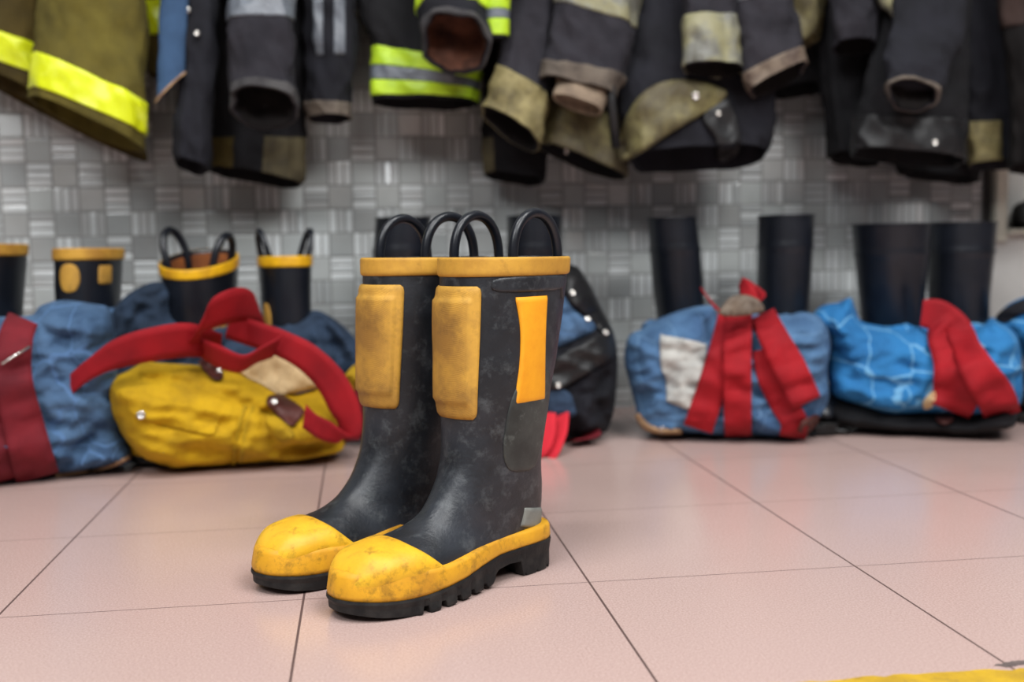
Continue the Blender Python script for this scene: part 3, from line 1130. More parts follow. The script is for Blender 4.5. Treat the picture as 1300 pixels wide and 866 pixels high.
WELLY = [(.005, .40, .135, .40, .058, 2.05), (.006, .34, .135, .34, .0575, 2.05), (.007, .28, .133, .28, .056, 2.1), (.008, .22, .133, .22, .053, 2.1),
         (.006, .16, .138, .172, .049, 2.2), (.003, .11, .152, .145, .046, 2.2), (-.001, .065, .177, .122, .043, 2.3), (.006, .03, .195, .108, .043, 2.3),
         (.05, .02, .212, .10, .0435, 2.4), (.11, .02, .231, .09, .046, 2.5), (.165, .02, .250, .083, .0485, 2.5), (.21, .02, .268, .072, .046, 2.4),
         (.25, .022, .284, .057, .037, 2.3), (.278, .026, .294, .042, .022, 2.1), (.293, .03, .296, .036, .006, 2)]


def wellington(label, group, origin, heading, side, height, tilt=(0, 0), girth=1.0, ridges=True):
    R = [list(r) for r in WELLY]
    for i in range(4):
        c = (R[i][0] + R[i][2]) / 2
        hw = (R[i][2] - R[i][0]) / 2 * (1 + (girth - 1) * (4 - i) / 4)
        R[i][0], R[i][2] = c - hw, c + hw
        R[i][4] *= 1 + (girth - 1) * (4 - i) / 4
    b = Boot(R, origin, heading, side, tilt, 1.0, height / .40)
    t = thing('rubber_boot', label, 'boot', b.org, group)
    b.upper('boot_upper', 'rubber_black', t, 64, 110, wr=.0012, depth=3.6, ridges=(1.0, 1.06, 2.0) if ridges else ())
    b.wrap('top_rim', 'rubber_black', t, -.0, .10, 0, 360, .0022, 6, 64, edge=.3, full=True)
    b.outsole('outsole', 'sole', t, 160, lugs=True)
    return t, b


def leg_roll(t, b, z, mat, r=.017, off=.016, lean=0., seed=0):
    """the crumpled trouser leg rolled down round a boot at height z"""
    u = b.u_at_z(z / b.hs / b.sc)
    n, k = 72, 16
    V = np.linspace(0, 2 * math.pi, n, endpoint=False)
    P = b.W(b.surf(np.full(n, u), V, off))
    c = P.mean(0)
    vs = []
    for i in range(n):
        d = P[i] - c; d[2] = 0; d /= np.linalg.norm(d)
        q = P[i] + np.array([0, 0, .010 * fbm((P[i][0], P[i][1], seed), 14, 2, seed) + lean * (P[i][0] - c[0])])
        for j in range(k):
            a = 2 * math.pi * j / k
            w = d * math.cos(a) + np.array([0, 0, 1.35 if math.sin(a) < 0 else 1.]) * math.sin(a)
            x = q + w * r
            vs.append(x + w * r * (.55 * fbm(x, 26, 3, seed + 3) + .35 * (.4 - abs(fbm((x[0], x[1], x[2] * 2.2), 40, 2, seed + 7)))))
    fs = [(i * k + j, i * k + (j + 1) % k, ((i + 1) % n) * k + (j + 1) % k, ((i + 1) % n) * k + j) for i in range(n) for j in range(k)]
    return mk('leg_roll', vs, fs, mat, t)
# ================================================================== the place
WY, XR, ZL = build_setting()

# ---- the pair in front
HD = np.array([-.78, -.625])
HO = np.array([.205, 1.318])
HIN = np.array([HD[1], -HD[0]]) / np.hypot(*HD)          # from the near boot to its mate
fire_boot('near worn black firefighter boot of the front pair, orange patch on its shaft', None, HO, HD, 1)
fire_boot('far worn black firefighter boot of the front pair, half behind the other', None, HO + HIN * .1445 + HD * .012 + np.array([.013, -.002]), np.array([-.83, -.557]), -1)


def place_top(px, py, Y):
    return aty(px, py, Y)


def stand(kind, label, group, px, py, Ytop, heading, side, **kw):
    """a boot whose rim centre is seen at (px, py) at depth Ytop"""
    p = aty(px, py, Ytop)
    h = np.array([heading[0], heading[1]], float); h /= np.linalg.norm(h)
    tilt = kw.pop('tilt', (0, 0))
    o = np.array([-h[1], h[0]]) * side
    if kind == 'well':
        cen = .07
        org = p[:2] - h * (cen + p[2] * math.tan(tilt[0])) - o * (p[2] * math.tan(tilt[1]))
        return wellington(label, group, org, heading, side, p[2], tilt, **kw)
    sc = kw.pop('scale', 1.)
    org = p[:2] - h * (.058 * sc + p[2] * math.tan(tilt[0])) - o * (p[2] * math.tan(tilt[1]))
    return fire_boot(label, group, org, heading, side, hero=False, tilt=tilt, scale=sc, hscale=p[2] / (.368 * sc), **kw)


GB = 'boots standing in the trousers along the wall'
_, SB0 = stand('fire', 'black boot with tan rim and round ochre patch, in the leftmost blue trousers', GB, 108, 325, 2.24, (-.35, -1), 1, scale=.9, loops=False, badge=(.75, 1.85, -14, 26, .85, 1.6, 58, 84))
_, SB1 = stand('fire', 'black boot cut off by the left edge of the photo', GB, -18, 320, 2.24, (-.35, -1), -1, scale=.9, loops=False)
_, SB2 = stand('fire', 'black pull-loop boot leaning forward, brown lining showing, behind the yellow trousers', GB, 248, 338, 2.2, (-.42, -.9), -1, scale=1.03, tilt=(.12, 0), rim_slope=.24, bright=True, lean=.25, badge=(1.9, 3.6, -100, -60))
_, SB3 = stand('fire', 'upright black pull-loop boot with yellow rim, right of its leaning mate', GB, 364, 334, 2.22, (.35, -.93), 1, scale=.80, tilt=(.0, .03), bright=True, lean=.3, badge=(2.1, 3.2, -88, -62))
_, SB4 = stand('well', 'black rubber boot seen through the left loop of the front pair', GB, 512, 276, 2.3, (.1, -1), -1, tilt=(0, -.12))
_, SB5 = stand('well', 'black rubber boot behind the right loop of the front pair', GB, 678, 274, 2.3, (.1, -1), 1, tilt=(0, .02))
_, SB6 = stand('well', 'black rubber boot leaning left in the blue trousers with white patch', GB, 853, 276, 2.27, (.08, -1), -1, tilt=(.02, .1), girth=.9)
_, SB7 = stand('well', 'upright narrow black rubber boot just right of the fanned red straps', GB, 998, 273, 2.27, (.1, -1), 1, tilt=(0, .03), girth=1.0)
_, SB8 = stand('well', 'wide black rubber boot in front of bright blue trousers, left of the pair', GB, 1131, 284, 2.20, (.62, -.78), -1, tilt=(0, .06), girth=1.28)
_, SB9 = stand('well', 'wide black rubber boot nearest the white wall at right', GB, 1221, 282, 2.26, (.62, -.78), 1, tilt=(0, .05), girth=1.14)

GT = 'turnout trousers pushed down on the floor'


def trousers(label, at, name='turnout_trousers', cat='trousers', group=GT):
    p = onfloor(*at)
    return thing(name, label, cat, (p[0], p[1], 0), group)


# ---- heap 1: denim, far left
t = trousers('faded blue trousers with maroon straps at the left edge of the photo', (80, 605))
h1 = Heap([(-70, 440), (-20, 406), (10, 402), (40, 400), (52, 388), (80, 381), (120, 386), (138, 392), (146, 420), (150, 470), (156, 530), (168, 575), (160, 588), (120, 598),
           (80, 604), (20, 614), (-40, 612), (-80, 600), (-85, 520)], 2.0, .10, .12, R=.06,
          strokes=[([(100, 560), (130, 540), (160, 545)], .014, -.022), ([(95, 585), (130, 570), (160, 568)], .012, .012), ([(60, 470), (100, 480), (140, 500)], .02, -.008),
                   ([(110, 400), (100, 450), (96, 520)], .016, .008)], wr=.015, seed=1)
mk('legs', h1.vs, h1.fs, 'denim', t)
leg_roll(t, SB0, .265, 'denim', seed=3)
strap('hem_binding', 'tan_edge', t, h1.bvh, [(166, 580, 5), (140, 592, 5), (110, 599, 5), (70, 604, 5)], off=.004, thick=.002, nw=3)
sp = strap('suspender', 'red_dark', t, h1.bvh, [(30, 404, 40, .012), (20, 430, 44, .012), (18, 480, 46, .012), (30, 540, 52, .012), (48, 607, 56, .006)], off=.006)
strap('suspender', 'red_dark', t, h1.bvh, [(-40, 420, 40), (-20, 480, 44), (-14, 540, 46), (4, 611, 44)], off=.005)
vs, fs = [], []
a = cast(h1.bvh, 2, 462)[0]; b = cast(h1.bvh, 38, 440)[0]
v_ = ray(20, 450); v_ /= np.linalg.norm(v_)
vs, fs = tube([a - v_ * .024, (a + b) / 2 - v_ * .026, b - v_ * .024], .0022, 8)
mk('slider_buckle', vs, fs, 'metal', sp)

# ---- heap 2b: denim behind the yellow one
t = trousers('dark blue denim trousers bunched behind the yellow ones', (300, 570))
h2b = Heap([(136, 420), (150, 385), (178, 364), (204, 358), (216, 372), (224, 405), (300, 425), (380, 405), (398, 394), (420, 402), (446, 424), (464, 456), (462, 520), (440, 556),
            (300, 560), (150, 556), (140, 480)], 2.17, .05, .14, R=.06,
           strokes=[([(160, 430), (180, 395), (205, 370)], .010, -.018), ([(400, 400), (425, 440), (440, 490)], .012, -.02), ([(420, 410), (446, 450), (456, 490)], .010, .014),
                    ([(395, 420), (410, 460), (415, 480)], .012, .014)], wr=.012, seed=2)
mk('legs', h2b.vs, h2b.fs, 'denim_dark', t)
leg_roll(t, SB2, .235, 'denim_dark', seed=1)
leg_roll(t, SB3, .225, 'denim_dark', seed=2)

# ---- heap 2: yellow with red straps
t = trousers('yellow canvas trousers in a heap under a tangle of red straps', (290, 598))
h2 = Heap([(139, 484), (160, 472), (184, 460), (204, 461), (253, 464), (300, 472), (340, 486), (372, 500), (404, 492), (430, 486), (440, 510), (438, 545), (436, 568), (404, 577),
           (367, 586), (330, 594), (298, 598), (262, 599), (230, 597), (198, 586), (170, 568), (152, 544), (141, 520)], 2.02, .12, .06, R=.075,
          strokes=[([(150, 485), (200, 500), (240, 505), (290, 512)], .009, .010), ([(170, 474), (230, 480), (300, 500), (350, 520)], .008, -.014),
                   ([(186, 466), (240, 470), (300, 486)], .007, .012), ([(310, 510), (300, 540), (292, 590)], .007, -.008), ([(325, 520), (312, 550), (305, 590)], .008, .008),
                   ([(360, 560), (400, 556), (436, 560)], .012, -.03), ([(340, 590), (390, 570), (436, 566)], .010, .012), ([(200, 580), (250, 560), (300, 570)], .014, -.010),
                   ([(352, 530), (370, 540), (384, 548)], .010, .016), ([(330, 515), (345, 560)], .008, -.010), ([(165, 545), (210, 560), (260, 580)], .012, .008)], wr=.010, seed=3)
mk('legs', h2.vs, h2.fs, 'yellow_cloth', t)
fl = patch('pocket_flap', 'yellow_cloth', t, h2.bvh, [(152, 494), (196, 503), (240, 514), (281, 524), (276, 540), (268, 552), (220, 543), (171, 529), (160, 512)], off=.004, thick=.006, n=60)
snap_on(fl, h2.bvh, 179, 527, .0075, .009)
strap('side_seam', 'yellow_dull', t, h2.bvh, [(312, 515, 5), (302, 545, 5), (296, 590, 5)], off=.002, thick=.002, nw=3)
strap('side_seam', 'yellow_dull', t, h2.bvh, [(322, 515, 4), (312, 545, 4), (306, 588, 4)], off=.002, thick=.002, nw=3)
patch('knee_tab', 'yellow_dull', t, h2.bvh, [(337, 530), (356, 528), (374, 552), (360, 562), (346, 552)], off=.005, thick=.004, puff=.004)
patch('waist_lining', 'cream', t, h2.bvh, [(300, 470), (320, 456), (338, 448), (354, 449), (376, 464), (404, 486), (396, 494), (358, 501), (334, 489)], off=.008, thick=.02, puff=.012, wr=.012)
lt = patch('leather_tab', 'brown_leather', t, h2.bvh, [(339, 505), (348, 501), (362, 503), (386, 520), (380, 532), (371, 541), (352, 528), (341, 517)], off=.012, thick=.004, puff=.003)
snap_on(lt, h2.bvh, 348, 510, .006, .016)
lt = patch('leather_tab', 'brown_leather', t, h2.bvh, [(251, 458), (266, 460), (279, 467), (284, 478), (276, 482), (264, 476)], off=.016, thick=.004, puff=.003)
snap_on(lt, h2.bvh, 278, 471, .006, .022)
Yd = 1.96
# red webbing: the long tail at left, the folded loop, the sweep to the right
s1 = ribbon('suspender', 'red', t, [(84, 497, 1.93, .006, -.005, .026), (104, 476, 1.90, .010, -.006, .025), (140, 452, 1.885, .009, -.008, .028), (190, 438, 1.89, .006, -.010, .030),
                                    (240, 432, 1.92, .004, -.012, .030), (280, 440, 1.98, .006, -.02, .024)], n=70)
vs, fs = box(-.012, .012, -.003, .003, -.004, .004)
pb = aty(90, 516, 1.925)
mk('strap_clip', [np.array(v) + pb for v in vs], fs, 'metal', s1, smooth=False, bevel=.001)
ribbon('suspender', 'red', t, [(246, 446, 1.96, .014, -.01, .010), (249, 422, 1.90, .014, -.012, .014), (264, 401, 1.885, .008, -.016, .026), (290, 390, 1.90, .004, -.018, .030),
                               (315, 387, 1.95, .0, -.02, .030), (330, 396, 2.02, -.006, -.02, .024), (324, 416, 2.05, -.012, -.014, .016), (306, 428, 2.02, -.012, -.012, .014)], n=110)
ribbon('suspender', 'red', t, [(250, 440, 1.97, .002, -.020, .018), (276, 452, 1.90, .004, -.016, .020), (306, 462, 1.89, .006, -.016, .016), (330, 450, 1.90, .008, -.016, .016),
                               (352, 440, 1.915, .010, -.014, .020)], n=60)
ribbon('suspender', 'red', t, [(290, 414, 1.99, .008, -.010, .022), (322, 424, 1.955, .010, -.010, .022), (356, 436, 1.92, .014, -.008, .020), (390, 454, 1.90, .018, -.008, .018),
                               (420, 484, 1.90, .024, -.006, .012), (438, 520, 1.905, .026, -.004, .004), (443, 544, 1.91, .020, -.008, -.010), (438, 556, 1.915, .008, -.012, .006), (420, 549, 1.905, .002, -.006, .019),
                               (402, 541, 1.888, .0, -.004, .022), (386, 528, 1.882, .004, -.004, .021)], n=120)

# ---- heap 3: charcoal trousers behind the front pair
t = trousers('charcoal trousers with press-studded black flaps behind the front pair of boots', (735, 550))
h3 = Heap([(452, 480), (476, 436), (520, 404), (600, 384), (660, 372), (690, 352), (712, 338), (728, 338), (746, 356), (764, 392), (778, 420), (784, 450), (783, 490), (778, 528),
           (768, 548), (740, 556), (680, 562), (560, 562), (462, 558)], 2.16, .11, .13, R=.07,
          strokes=[([(765, 470), (755, 500), (768, 530)], .010, -.018), ([(745, 470), (740, 510), (745, 540)], .012, .010), ([(712, 380), (730, 420)], .012, -.012)], wr=.010, seed=4)
mk('legs', h3.vs, h3.fs, 'navy', t)
patch('lining_fold', 'denim', t, h3.bvh, [(700, 392), (714, 376), (726, 390), (740, 402), (756, 408), (754, 420), (730, 432), (708, 440), (700, 420)], off=.004, thick=.01, puff=.012, wr=.02)
patch('storm_flap', 'black_leather', t, h3.bvh, [(716, 339), (734, 340), (748, 362), (764, 392), (776, 418), (768, 424), (752, 408), (734, 392), (720, 376)], off=.012, thick=.005, puff=.003)
wf = patch('waist_flap', 'black_leather', t, h3.bvh, [(696, 466), (716, 448), (744, 434), (772, 419), (782, 436), (778, 454), (752, 470), (726, 486), (708, 496), (696, 496)], off=.016, thick=.006, puff=.005)
for (x, y) in ((727, 372), (746, 405)):
    snap_on(t, h3.bvh, x, y, .0055, .022)
for (x, y) in ((769, 422), (709, 489)):
    snap_on(wf, h3.bvh, x, y, .006, .027)
patch('cuff_hem', 'denim_dark', t, h3.bvh, [(694, 498), (710, 494), (724, 500), (730, 516), (730, 528), (712, 531), (694, 528)], off=.014, thick=.008, puff=.006)
ribbon('suspender', 'red_felt', t, [(712, 522, 2.03, .012, -.02, .0), (712, 545, 1.99, .006, -.022, -.008), (700, 572, 1.96, .002, -.022, -.012), (684, 582, 1.97, -.004, -.022, .004), (676, 560, 2.02, -.012, -.016, .006)], n=60)
ribbon('suspender', 'red_felt', t, [(694, 524, 2.0, .016, -.012, .0), (692, 545, 1.975, .018, -.012, -.004), (684, 566, 1.96, .016, -.014, -.010), (668, 580, 1.96, .010, -.014, -.01)], n=50)
ribbon('suspender', 'red_dark', t, [(736, 530, 2.1, .012, -.02, .0), (752, 546, 2.07, .014, -.016, -.002), (746, 556, 2.05, .01, -.02, .004), (726, 560, 2.04, .004, -.02, .006)], n=50)
ribbon('suspender', 'red_dark', t, [(462, 470, 2.02, .012, -.01, .01), (458, 505, 2.0, .014, -.01, .004), (452, 540, 2.0, .014, -.01, .002), (446, 560, 2.0, .014, -.01, .002)], n=40)
patch('cuff_tape', 'yellow_dull', t, h3.bvh, [(437, 478), (452, 462), (462, 468), (464, 488), (450, 502), (438, 494)], off=.10, thick=.005)

# ---- heap 4: blue with white patch and red straps
t = trousers('blue denim trousers with white knee patch and red straps fanning down', (930, 558))
h4 = Heap([(794, 440), (800, 425), (816, 417), (838, 404), (872, 392), (902, 388), (912, 402), (930, 406), (960, 402), (974, 398), (1000, 400), (1018, 396), (1040, 402), (1052, 422), (1054, 444),
           (1050, 470), (1052, 506), (1040, 530), (1014, 549), (984, 556), (950, 558), (910, 556), (868, 549), (830, 550), (812, 532), (802, 496), (793, 462)], 2.10, .115, .11, R=.075,
          strokes=[([(800, 500), (830, 490), (860, 496)], .010, -.010), ([(806, 450), (840, 430), (890, 420)], .014, .010), ([(960, 490), (985, 500), (1000, 480)], .010, -.016),
                   ([(990, 430), (1020, 440), (1048, 430)], .012, -.010), ([(1000, 500), (1030, 490), (1050, 500)], .010, .010), ([(812, 520), (850, 532), (880, 530)], .010, .014),
                   ([(815, 540), (850, 540), (890, 545)], .008, -.016), ([(955, 520), (975, 530), (990, 535)], .009, .012)], wr=.016, seed=5)
mk('legs', h4.vs, h4.fs, 'denim_mid', t)
leg_roll(t, SB6, .21, 'denim_mid', seed=4, lean=.08)
leg_roll(t, SB7, .21, 'denim_mid', seed=5)
patch('knee_patch', 'patch_white', t, h4.bvh, [(838, 427), (844, 426), (868, 430), (892, 436), (897, 441), (893, 476), (883, 517), (878, 522), (864, 517), (850, 511), (846, 506), (845, 480), (839, 466)],
      off=.004, thick=.004, puff=.003)
hb = strap('hem_binding', 'tan_edge', t, h4.bvh, [(808, 526, 8), (820, 541, 9), (838, 548, 9), (866, 548, 7)], off=.006, thick=.003, nw=3)
snap_on(hb, h4.bvh, 841, 545, .008, .010)
strap('suspender', 'red', t, h4.bvh, [(966, 444, 22), (974, 478, 26), (992, 510, 32), (1008, 535, 34), (1006, 556, 34)], off=.007)
strap('suspender', 'red', t, h4.bvh, [(928, 396, 30, .006), (918, 440, 33, .006), (904, 490, 36, .004), (886, 545, 38, .003)], off=.010)
strap('suspender', 'red', t, h4.bvh, [(968, 398, 32, .008), (984, 432, 38, .008), (1004, 470, 42, .006), (1024, 512, 40, .004)], off=.016)
strap('suspender', 'red', t, h4.bvh, [(938, 396, 34, .016), (936, 440, 36, .014), (936, 490, 36, .010), (937, 554, 34, .006)], off=.016)
patch('crotch_leather', 'grey_leather', t, h4.bvh, [(913, 398), (924, 380), (942, 374), (962, 380), (970, 394), (950, 400), (930, 402)], off=.036, thick=.006, puff=.004)
ribbon('suspender', 'red', t, [(914, 396, 2.0, .010, -.008, -.010), (904, 384, 2.02, .008, -.01, -.012), (895, 374, 2.05, .006, -.01, -.014)], n=24)
ribbon('suspender', 'red', t, [(952, 386, 1.99, .016, -.006, .010), (948, 372, 2.0, .010, -.006, .014), (941, 357, 2.03, .002, -.006, .008)], n=24)
ribbon('suspender', 'red', t, [(958, 388, 1.99, .014, -.006, .014), (964, 380, 2.01, .008, -.006, .014), (945, 362, 2.05, .004, -.006, .012)], n=24)
patch('leather_tab', 'brown_leather', t, h4.bvh, [(1013, 549), (1018, 536), (1036, 526), (1040, 534), (1026, 550)], off=.024, thick=.005, puff=.003)

# ---- heap 5: bright blue quilted lining over a black base
t = trousers('bright blue quilted trousers folded down over their black outer, right side', (1150, 553))
h5b = Heap([(1046, 510), (1062, 500), (1100, 508), (1160, 520), (1220, 520), (1270, 510), (1290, 524), (1286, 540), (1262, 546), (1220, 553), (1160, 555), (1110, 550), (1066, 540), (1050, 528)],
           2.04, .10, .16, R=.05, strokes=[([(1070, 535), (1120, 542), (1200, 540)], .008, -.012)], wr=.008, seed=6)
mk('outer_shell', h5b.vs, h5b.fs, 'black_cloth', t)
h5 = Heap([(1032, 400), (1044, 388), (1064, 384), (1080, 378), (1086, 392), (1094, 408), (1120, 414), (1150, 420), (1166, 416), (1186, 428), (1200, 424), (1225, 424), (1246, 414), (1262, 408),
           (1284, 418), (1294, 434), (1298, 470), (1298, 505), (1284, 520), (1240, 526), (1170, 524), (1130, 526), (1090, 514), (1058, 500), (1050, 470), (1054, 430), (1038, 412)],
          2.06, .12, .12, R=.07,
          strokes=[([(1060, 470), (1100, 490), (1150, 500)], .012, .010), ([(1056, 440), (1090, 450), (1150, 450), (1186, 440)], .012, -.010), ([(1064, 400), (1085, 420), (1120, 425)], .010, .014),
                   ([(1186, 434), (1194, 460), (1186, 500)], .010, .016), ([(1200, 440), (1200, 500)], .012, -.03), ([(1060, 500), (1100, 510)], .010, -.012), ([(1260, 420), (1280, 460), (1290, 500)], .012, -.012)],
          wr=.015, seed=7)
mk('quilted_lining', h5.vs, h5.fs, 'blue_quilt', t)
leg_roll(t, SB8, .185, 'blue_quilt', r=.020, seed=6)
leg_roll(t, SB9, .185, 'blue_quilt', r=.018, seed=7)
strap('suspender', 'red', t, h5.bvh, [(1170, 398, 34, .02), (1190, 402, 44, .02), (1206, 424, 60, .018), (1216, 460, 62, .014), (1214, 500, 60, .012), (1206, 522, 50, .012)], off=.008)
strap('suspender', 'red', t, h5.bvh, [(1214, 412, 30, .03), (1226, 440, 36, .03), (1244, 474, 46, .026), (1264, 504, 50, .02), (1274, 530, 46, .016)], off=.010)
patch('leather_tab', 'brown_leather', t, h5b.bvh, [(1188, 524), (1198, 515), (1208, 520), (1210, 534), (1198, 539), (1189, 534)], off=.016, thick=.004, puff=.003)
patch('leather_tab', 'brown_leather', t, h5b.bvh, [(1212, 512), (1226, 505), (1242, 508), (1246, 518), (1230, 526), (1216, 524)], off=.018, thick=.004, puff=.003)
snap_on(t, h5b.bvh, 1221, 524, .006, .024)
patch('lining_tag', 'cream', t, h5.bvh, [(1172, 510), (1184, 496), (1188, 502), (1184, 516), (1174, 520)], off=.012, thick=.004, puff=.004)
# black clip end on the floor between heaps 4 and 5
pc = onfloor(1052, 553)
c = thing('strap_clip', 'black plastic strap clip lying on the floor between two blue heaps', 'clip', pc)
vs, fs = join(box(-.034, .012, -.012, .012, .004, .022), tube([(.012, -.006, .012), (.03, -.01, .009), (.044, -.008, .006)], .004, 8), tube([(.012, .006, .012), (.032, .008, .01), (.046, .002, .006)], .004, 8))
mk('clip_body', [np.array(v) + pc for v in vs], fs, 'black_plastic', c, smooth=False, bevel=.002)
ring = [(-.05 + .02 * math.cos(a), .016 * math.sin(a), .012 + .006 * math.sin(a * 2)) for a in np.linspace(0, 2 * math.pi, 24)]
vs, fs = tube([np.array(p) + pc for p in ring], .005, 8, cap=False)
mk('web_loop', vs, fs, 'black_cloth', c)

# ---- heap 6: cut by the right edge
t = trousers('blue trousers with dark top cut off by the right edge of the photo', (1320, 535))
h6 = Heap([(1258, 416), (1268, 398), (1284, 384), (1310, 376), (1350, 384), (1385, 420), (1395, 480), (1385, 528), (1340, 538), (1305, 530), (1300, 500), (1296, 450), (1272, 428)], 2.16, .09, .12, R=.06,
          strokes=[([(1266, 410), (1290, 400), (1320, 410)], .010, -.015)], wr=.012, seed=8)
mk('legs', h6.vs, h6.fs, 'blue_quilt', t)
patch('waistband', 'navy', t, h6.bvh, [(1264, 402), (1284, 386), (1310, 378), (1345, 386), (1340, 396), (1300, 398), (1276, 410)], off=.006, thick=.006, puff=.005)

# ---- dark rounded thing in the niche at the right
p = aty(1304, 291, WY + .035)
t = thing('pouch', 'small dark rounded pouch on the ledge at the right edge', 'pouch', (p[0], p[1], ZL))
vs, fs = [], []
prof = [(.030, .0), (.038, .006), (.043, .022), (.043, .040), (.037, .056), (.024, .066), (.010, .070), (.002, .0705)]
k = 32
for r, z in prof:
    for j in range(k):
        a = 2 * math.pi * j / k
        rr = r * (1 + .06 * math.cos(3 * a + z * 40))
        vs.append((p[0] + rr * math.cos(a), p[1] + rr * math.sin(a) * .8, ZL + .0005 + z))
mk('shell', vs, grid_faces(len(prof), k, True) + [tuple(range((len(prof) - 1) * k, len(prof) * k)), tuple(range(k))], 'black_leather', t)
vs, fs = tube(smooth_path([(p[0] - .030, p[1] - .012, ZL + .054), (p[0] - .015, p[1] - .02, ZL + .072), (p[0] + .010, p[1] - .018, ZL + .076), (p[0] + .030, p[1] - .012, ZL + .056)], 16), .003, 8)
mk('cord_loop', vs, fs, 'black_leather', t)
# ================================================================== coats on the rail
GC = 'firefighter coats hanging along the wall'
RAILZ = 1.36


def coat(label, px, cat='coat'):
    p = aty(px, -60, 2.42)
    t = thing('turnout_coat', label, cat, (p[0], 2.42, RAILZ), GC)
    return t


def hang_loop(t, px):
    """cloth loop from the coat's neck up to the hook"""
    p = aty(px, -200, 2.44)
    x = p[0]
    path = [(x - .012, 2.44, 1.24), (x - .011, 2.455, 1.31), (x, 2.47, 1.345), (x + .011, 2.455, 1.31), (x + .012, 2.44, 1.24)]
    vs, fs = tube(smooth_path(path, 20), .004, 6)
    mk('hanging_loop', vs, fs, 'black_cloth', t)
    HOOKS.append(x)


HOOKS = []


def part(t, name, mat, rings, bands=(), t0=0, lining=None, **kw):
    """one lofted cloth piece with its bands: (name, mat, t0, t1[, kwargs])"""
    L = Loft(rings, **kw)
    vs, fs = L.shell()
    o = mk(name, vs, fs, mat, t)
    if lining:
        TH = np.linspace(0, 2 * math.pi, 48, endpoint=False)
        P, _ = L.grid(np.linspace(L.n - 1.02, max(.2, L.n - 2.6), 12), TH, -.008)
        mk('sleeve_lining', P.reshape(-1, 3), grid_faces(12, 48, True) + [tuple(range(11 * 48, 12 * 48))], lining, o)
    for b in bands:
        k = b[4] if len(b) > 4 else {}
        v2, f2 = L.band(b[2], b[3], **k)
        mk(b[0], v2, f2, b[1], o)
    L.obj = o
    L.bvh = BVHTree.FromPolygons([tuple(v) for v in vs], fs)
    return L


# A  olive coat, far left
t = coat('olive coat with a broad neon yellow band slanting along its hem', 110)
part(t, 'body', 'olive', [(60, -240, 150, -240, .06, 0, 2.40), (35, -150, 185, -150, .10, 0, 2.34), (50, -40, 187, -40, .13, 0, 2.28), (47, 20, 186, 60, .14, 0, 2.27),
                          (42, 67, 184, 133, .15, 0, 2.26), (38, 112, 182, 173, .155, .004, 2.26), (36, 123, 180, 191, .155, .008, 2.26)],
     [('reflective_band', 'neon', 4, 5, dict(off=.003))], amp=.05, kf=3, ph=.6, seed=1, wr=.008)
part(t, 'front_panel', 'olive_dark', [(-40, -240, 60, -240, .05, 0, 2.43), (-60, -150, 60, -150, .07, 0, 2.42), (-60, -40, 56, -40, .08, 0, 2.40), (-60, 28, 50, 60, .09, 0, 2.39), (-60, 62, 46, 97, .09, 0, 2.39), (-62, 76, 44, 122, .09, .01, 2.39)],
     [('reflective_band', 'neon', 3, 4, dict(off=.003))], amp=.05, kf=3, seed=2)
part(t, 'coat_tail', 'olive_dark', [(20, -100, 178, -100, .03, 0, 2.45), (0, 40, 180, 110, .04, 0, 2.45), (-10, 90, 184, 180, .06, 0, 2.44), (-14, 104, 186, 204, .06, .01, 2.44)], amp=.06, kf=4, seed=3)
hang_loop(t, 110)
# B
t = coat('second olive coat, only a strip with a squared neon patch beside the first', 200)
part(t, 'body', 'olive_dark', [(176, -240, 222, -240, .06, 0, 2.42), (178, -60, 220, -60, .07, 0, 2.40), (181, 3, 218, 3, .07, 0, 2.39), (183, 48, 215, 48, .07, 0, 2.39), (187, 96, 208, 98, .06, 0, 2.39)],
     [('reflective_band', 'neon', 2, 3, {})], seed=4)
hang_loop(t, 198)
# C
t = coat('dark coat hanging open with blue lining and bright snaps, beside the olive ones', 245)
Lc = part(t, 'body', 'navy', [(225, -240, 290, -240, .06, 0, 2.40), (215, -150, 300, -150, .09, 0, 2.36), (226, -40, 286, -40, .10, 0, 2.33), (226, 60, 276, 60, .10, 0, 2.31), (223, 140, 271, 140, .10, 0, 2.30), (222, 205, 265, 219, .09, .01, 2.30)],
          amp=.08, kf=3, ph=1, seed=5)
part(t, 'open_front', 'denim_coat', [(212, -150, 246, -150, .02, 0, 2.30), (206, -40, 242, -40, .024, 0, 2.27), (203, 20, 238, 20, .025, 0, 2.26), (200, 80, 236, 64, .025, 0, 2.26), (197, 132, 234, 94, .025, 0, 2.26)],
     [('edge_binding', 'tan_edge', 3.82, 4, {})], seed=6, wr=.003)
snap_on(t, Lc.bvh, 237, 13, .0075, .012); snap_on(t, Lc.bvh, 250, 42, .006, .012)
hang_loop(t, 252)
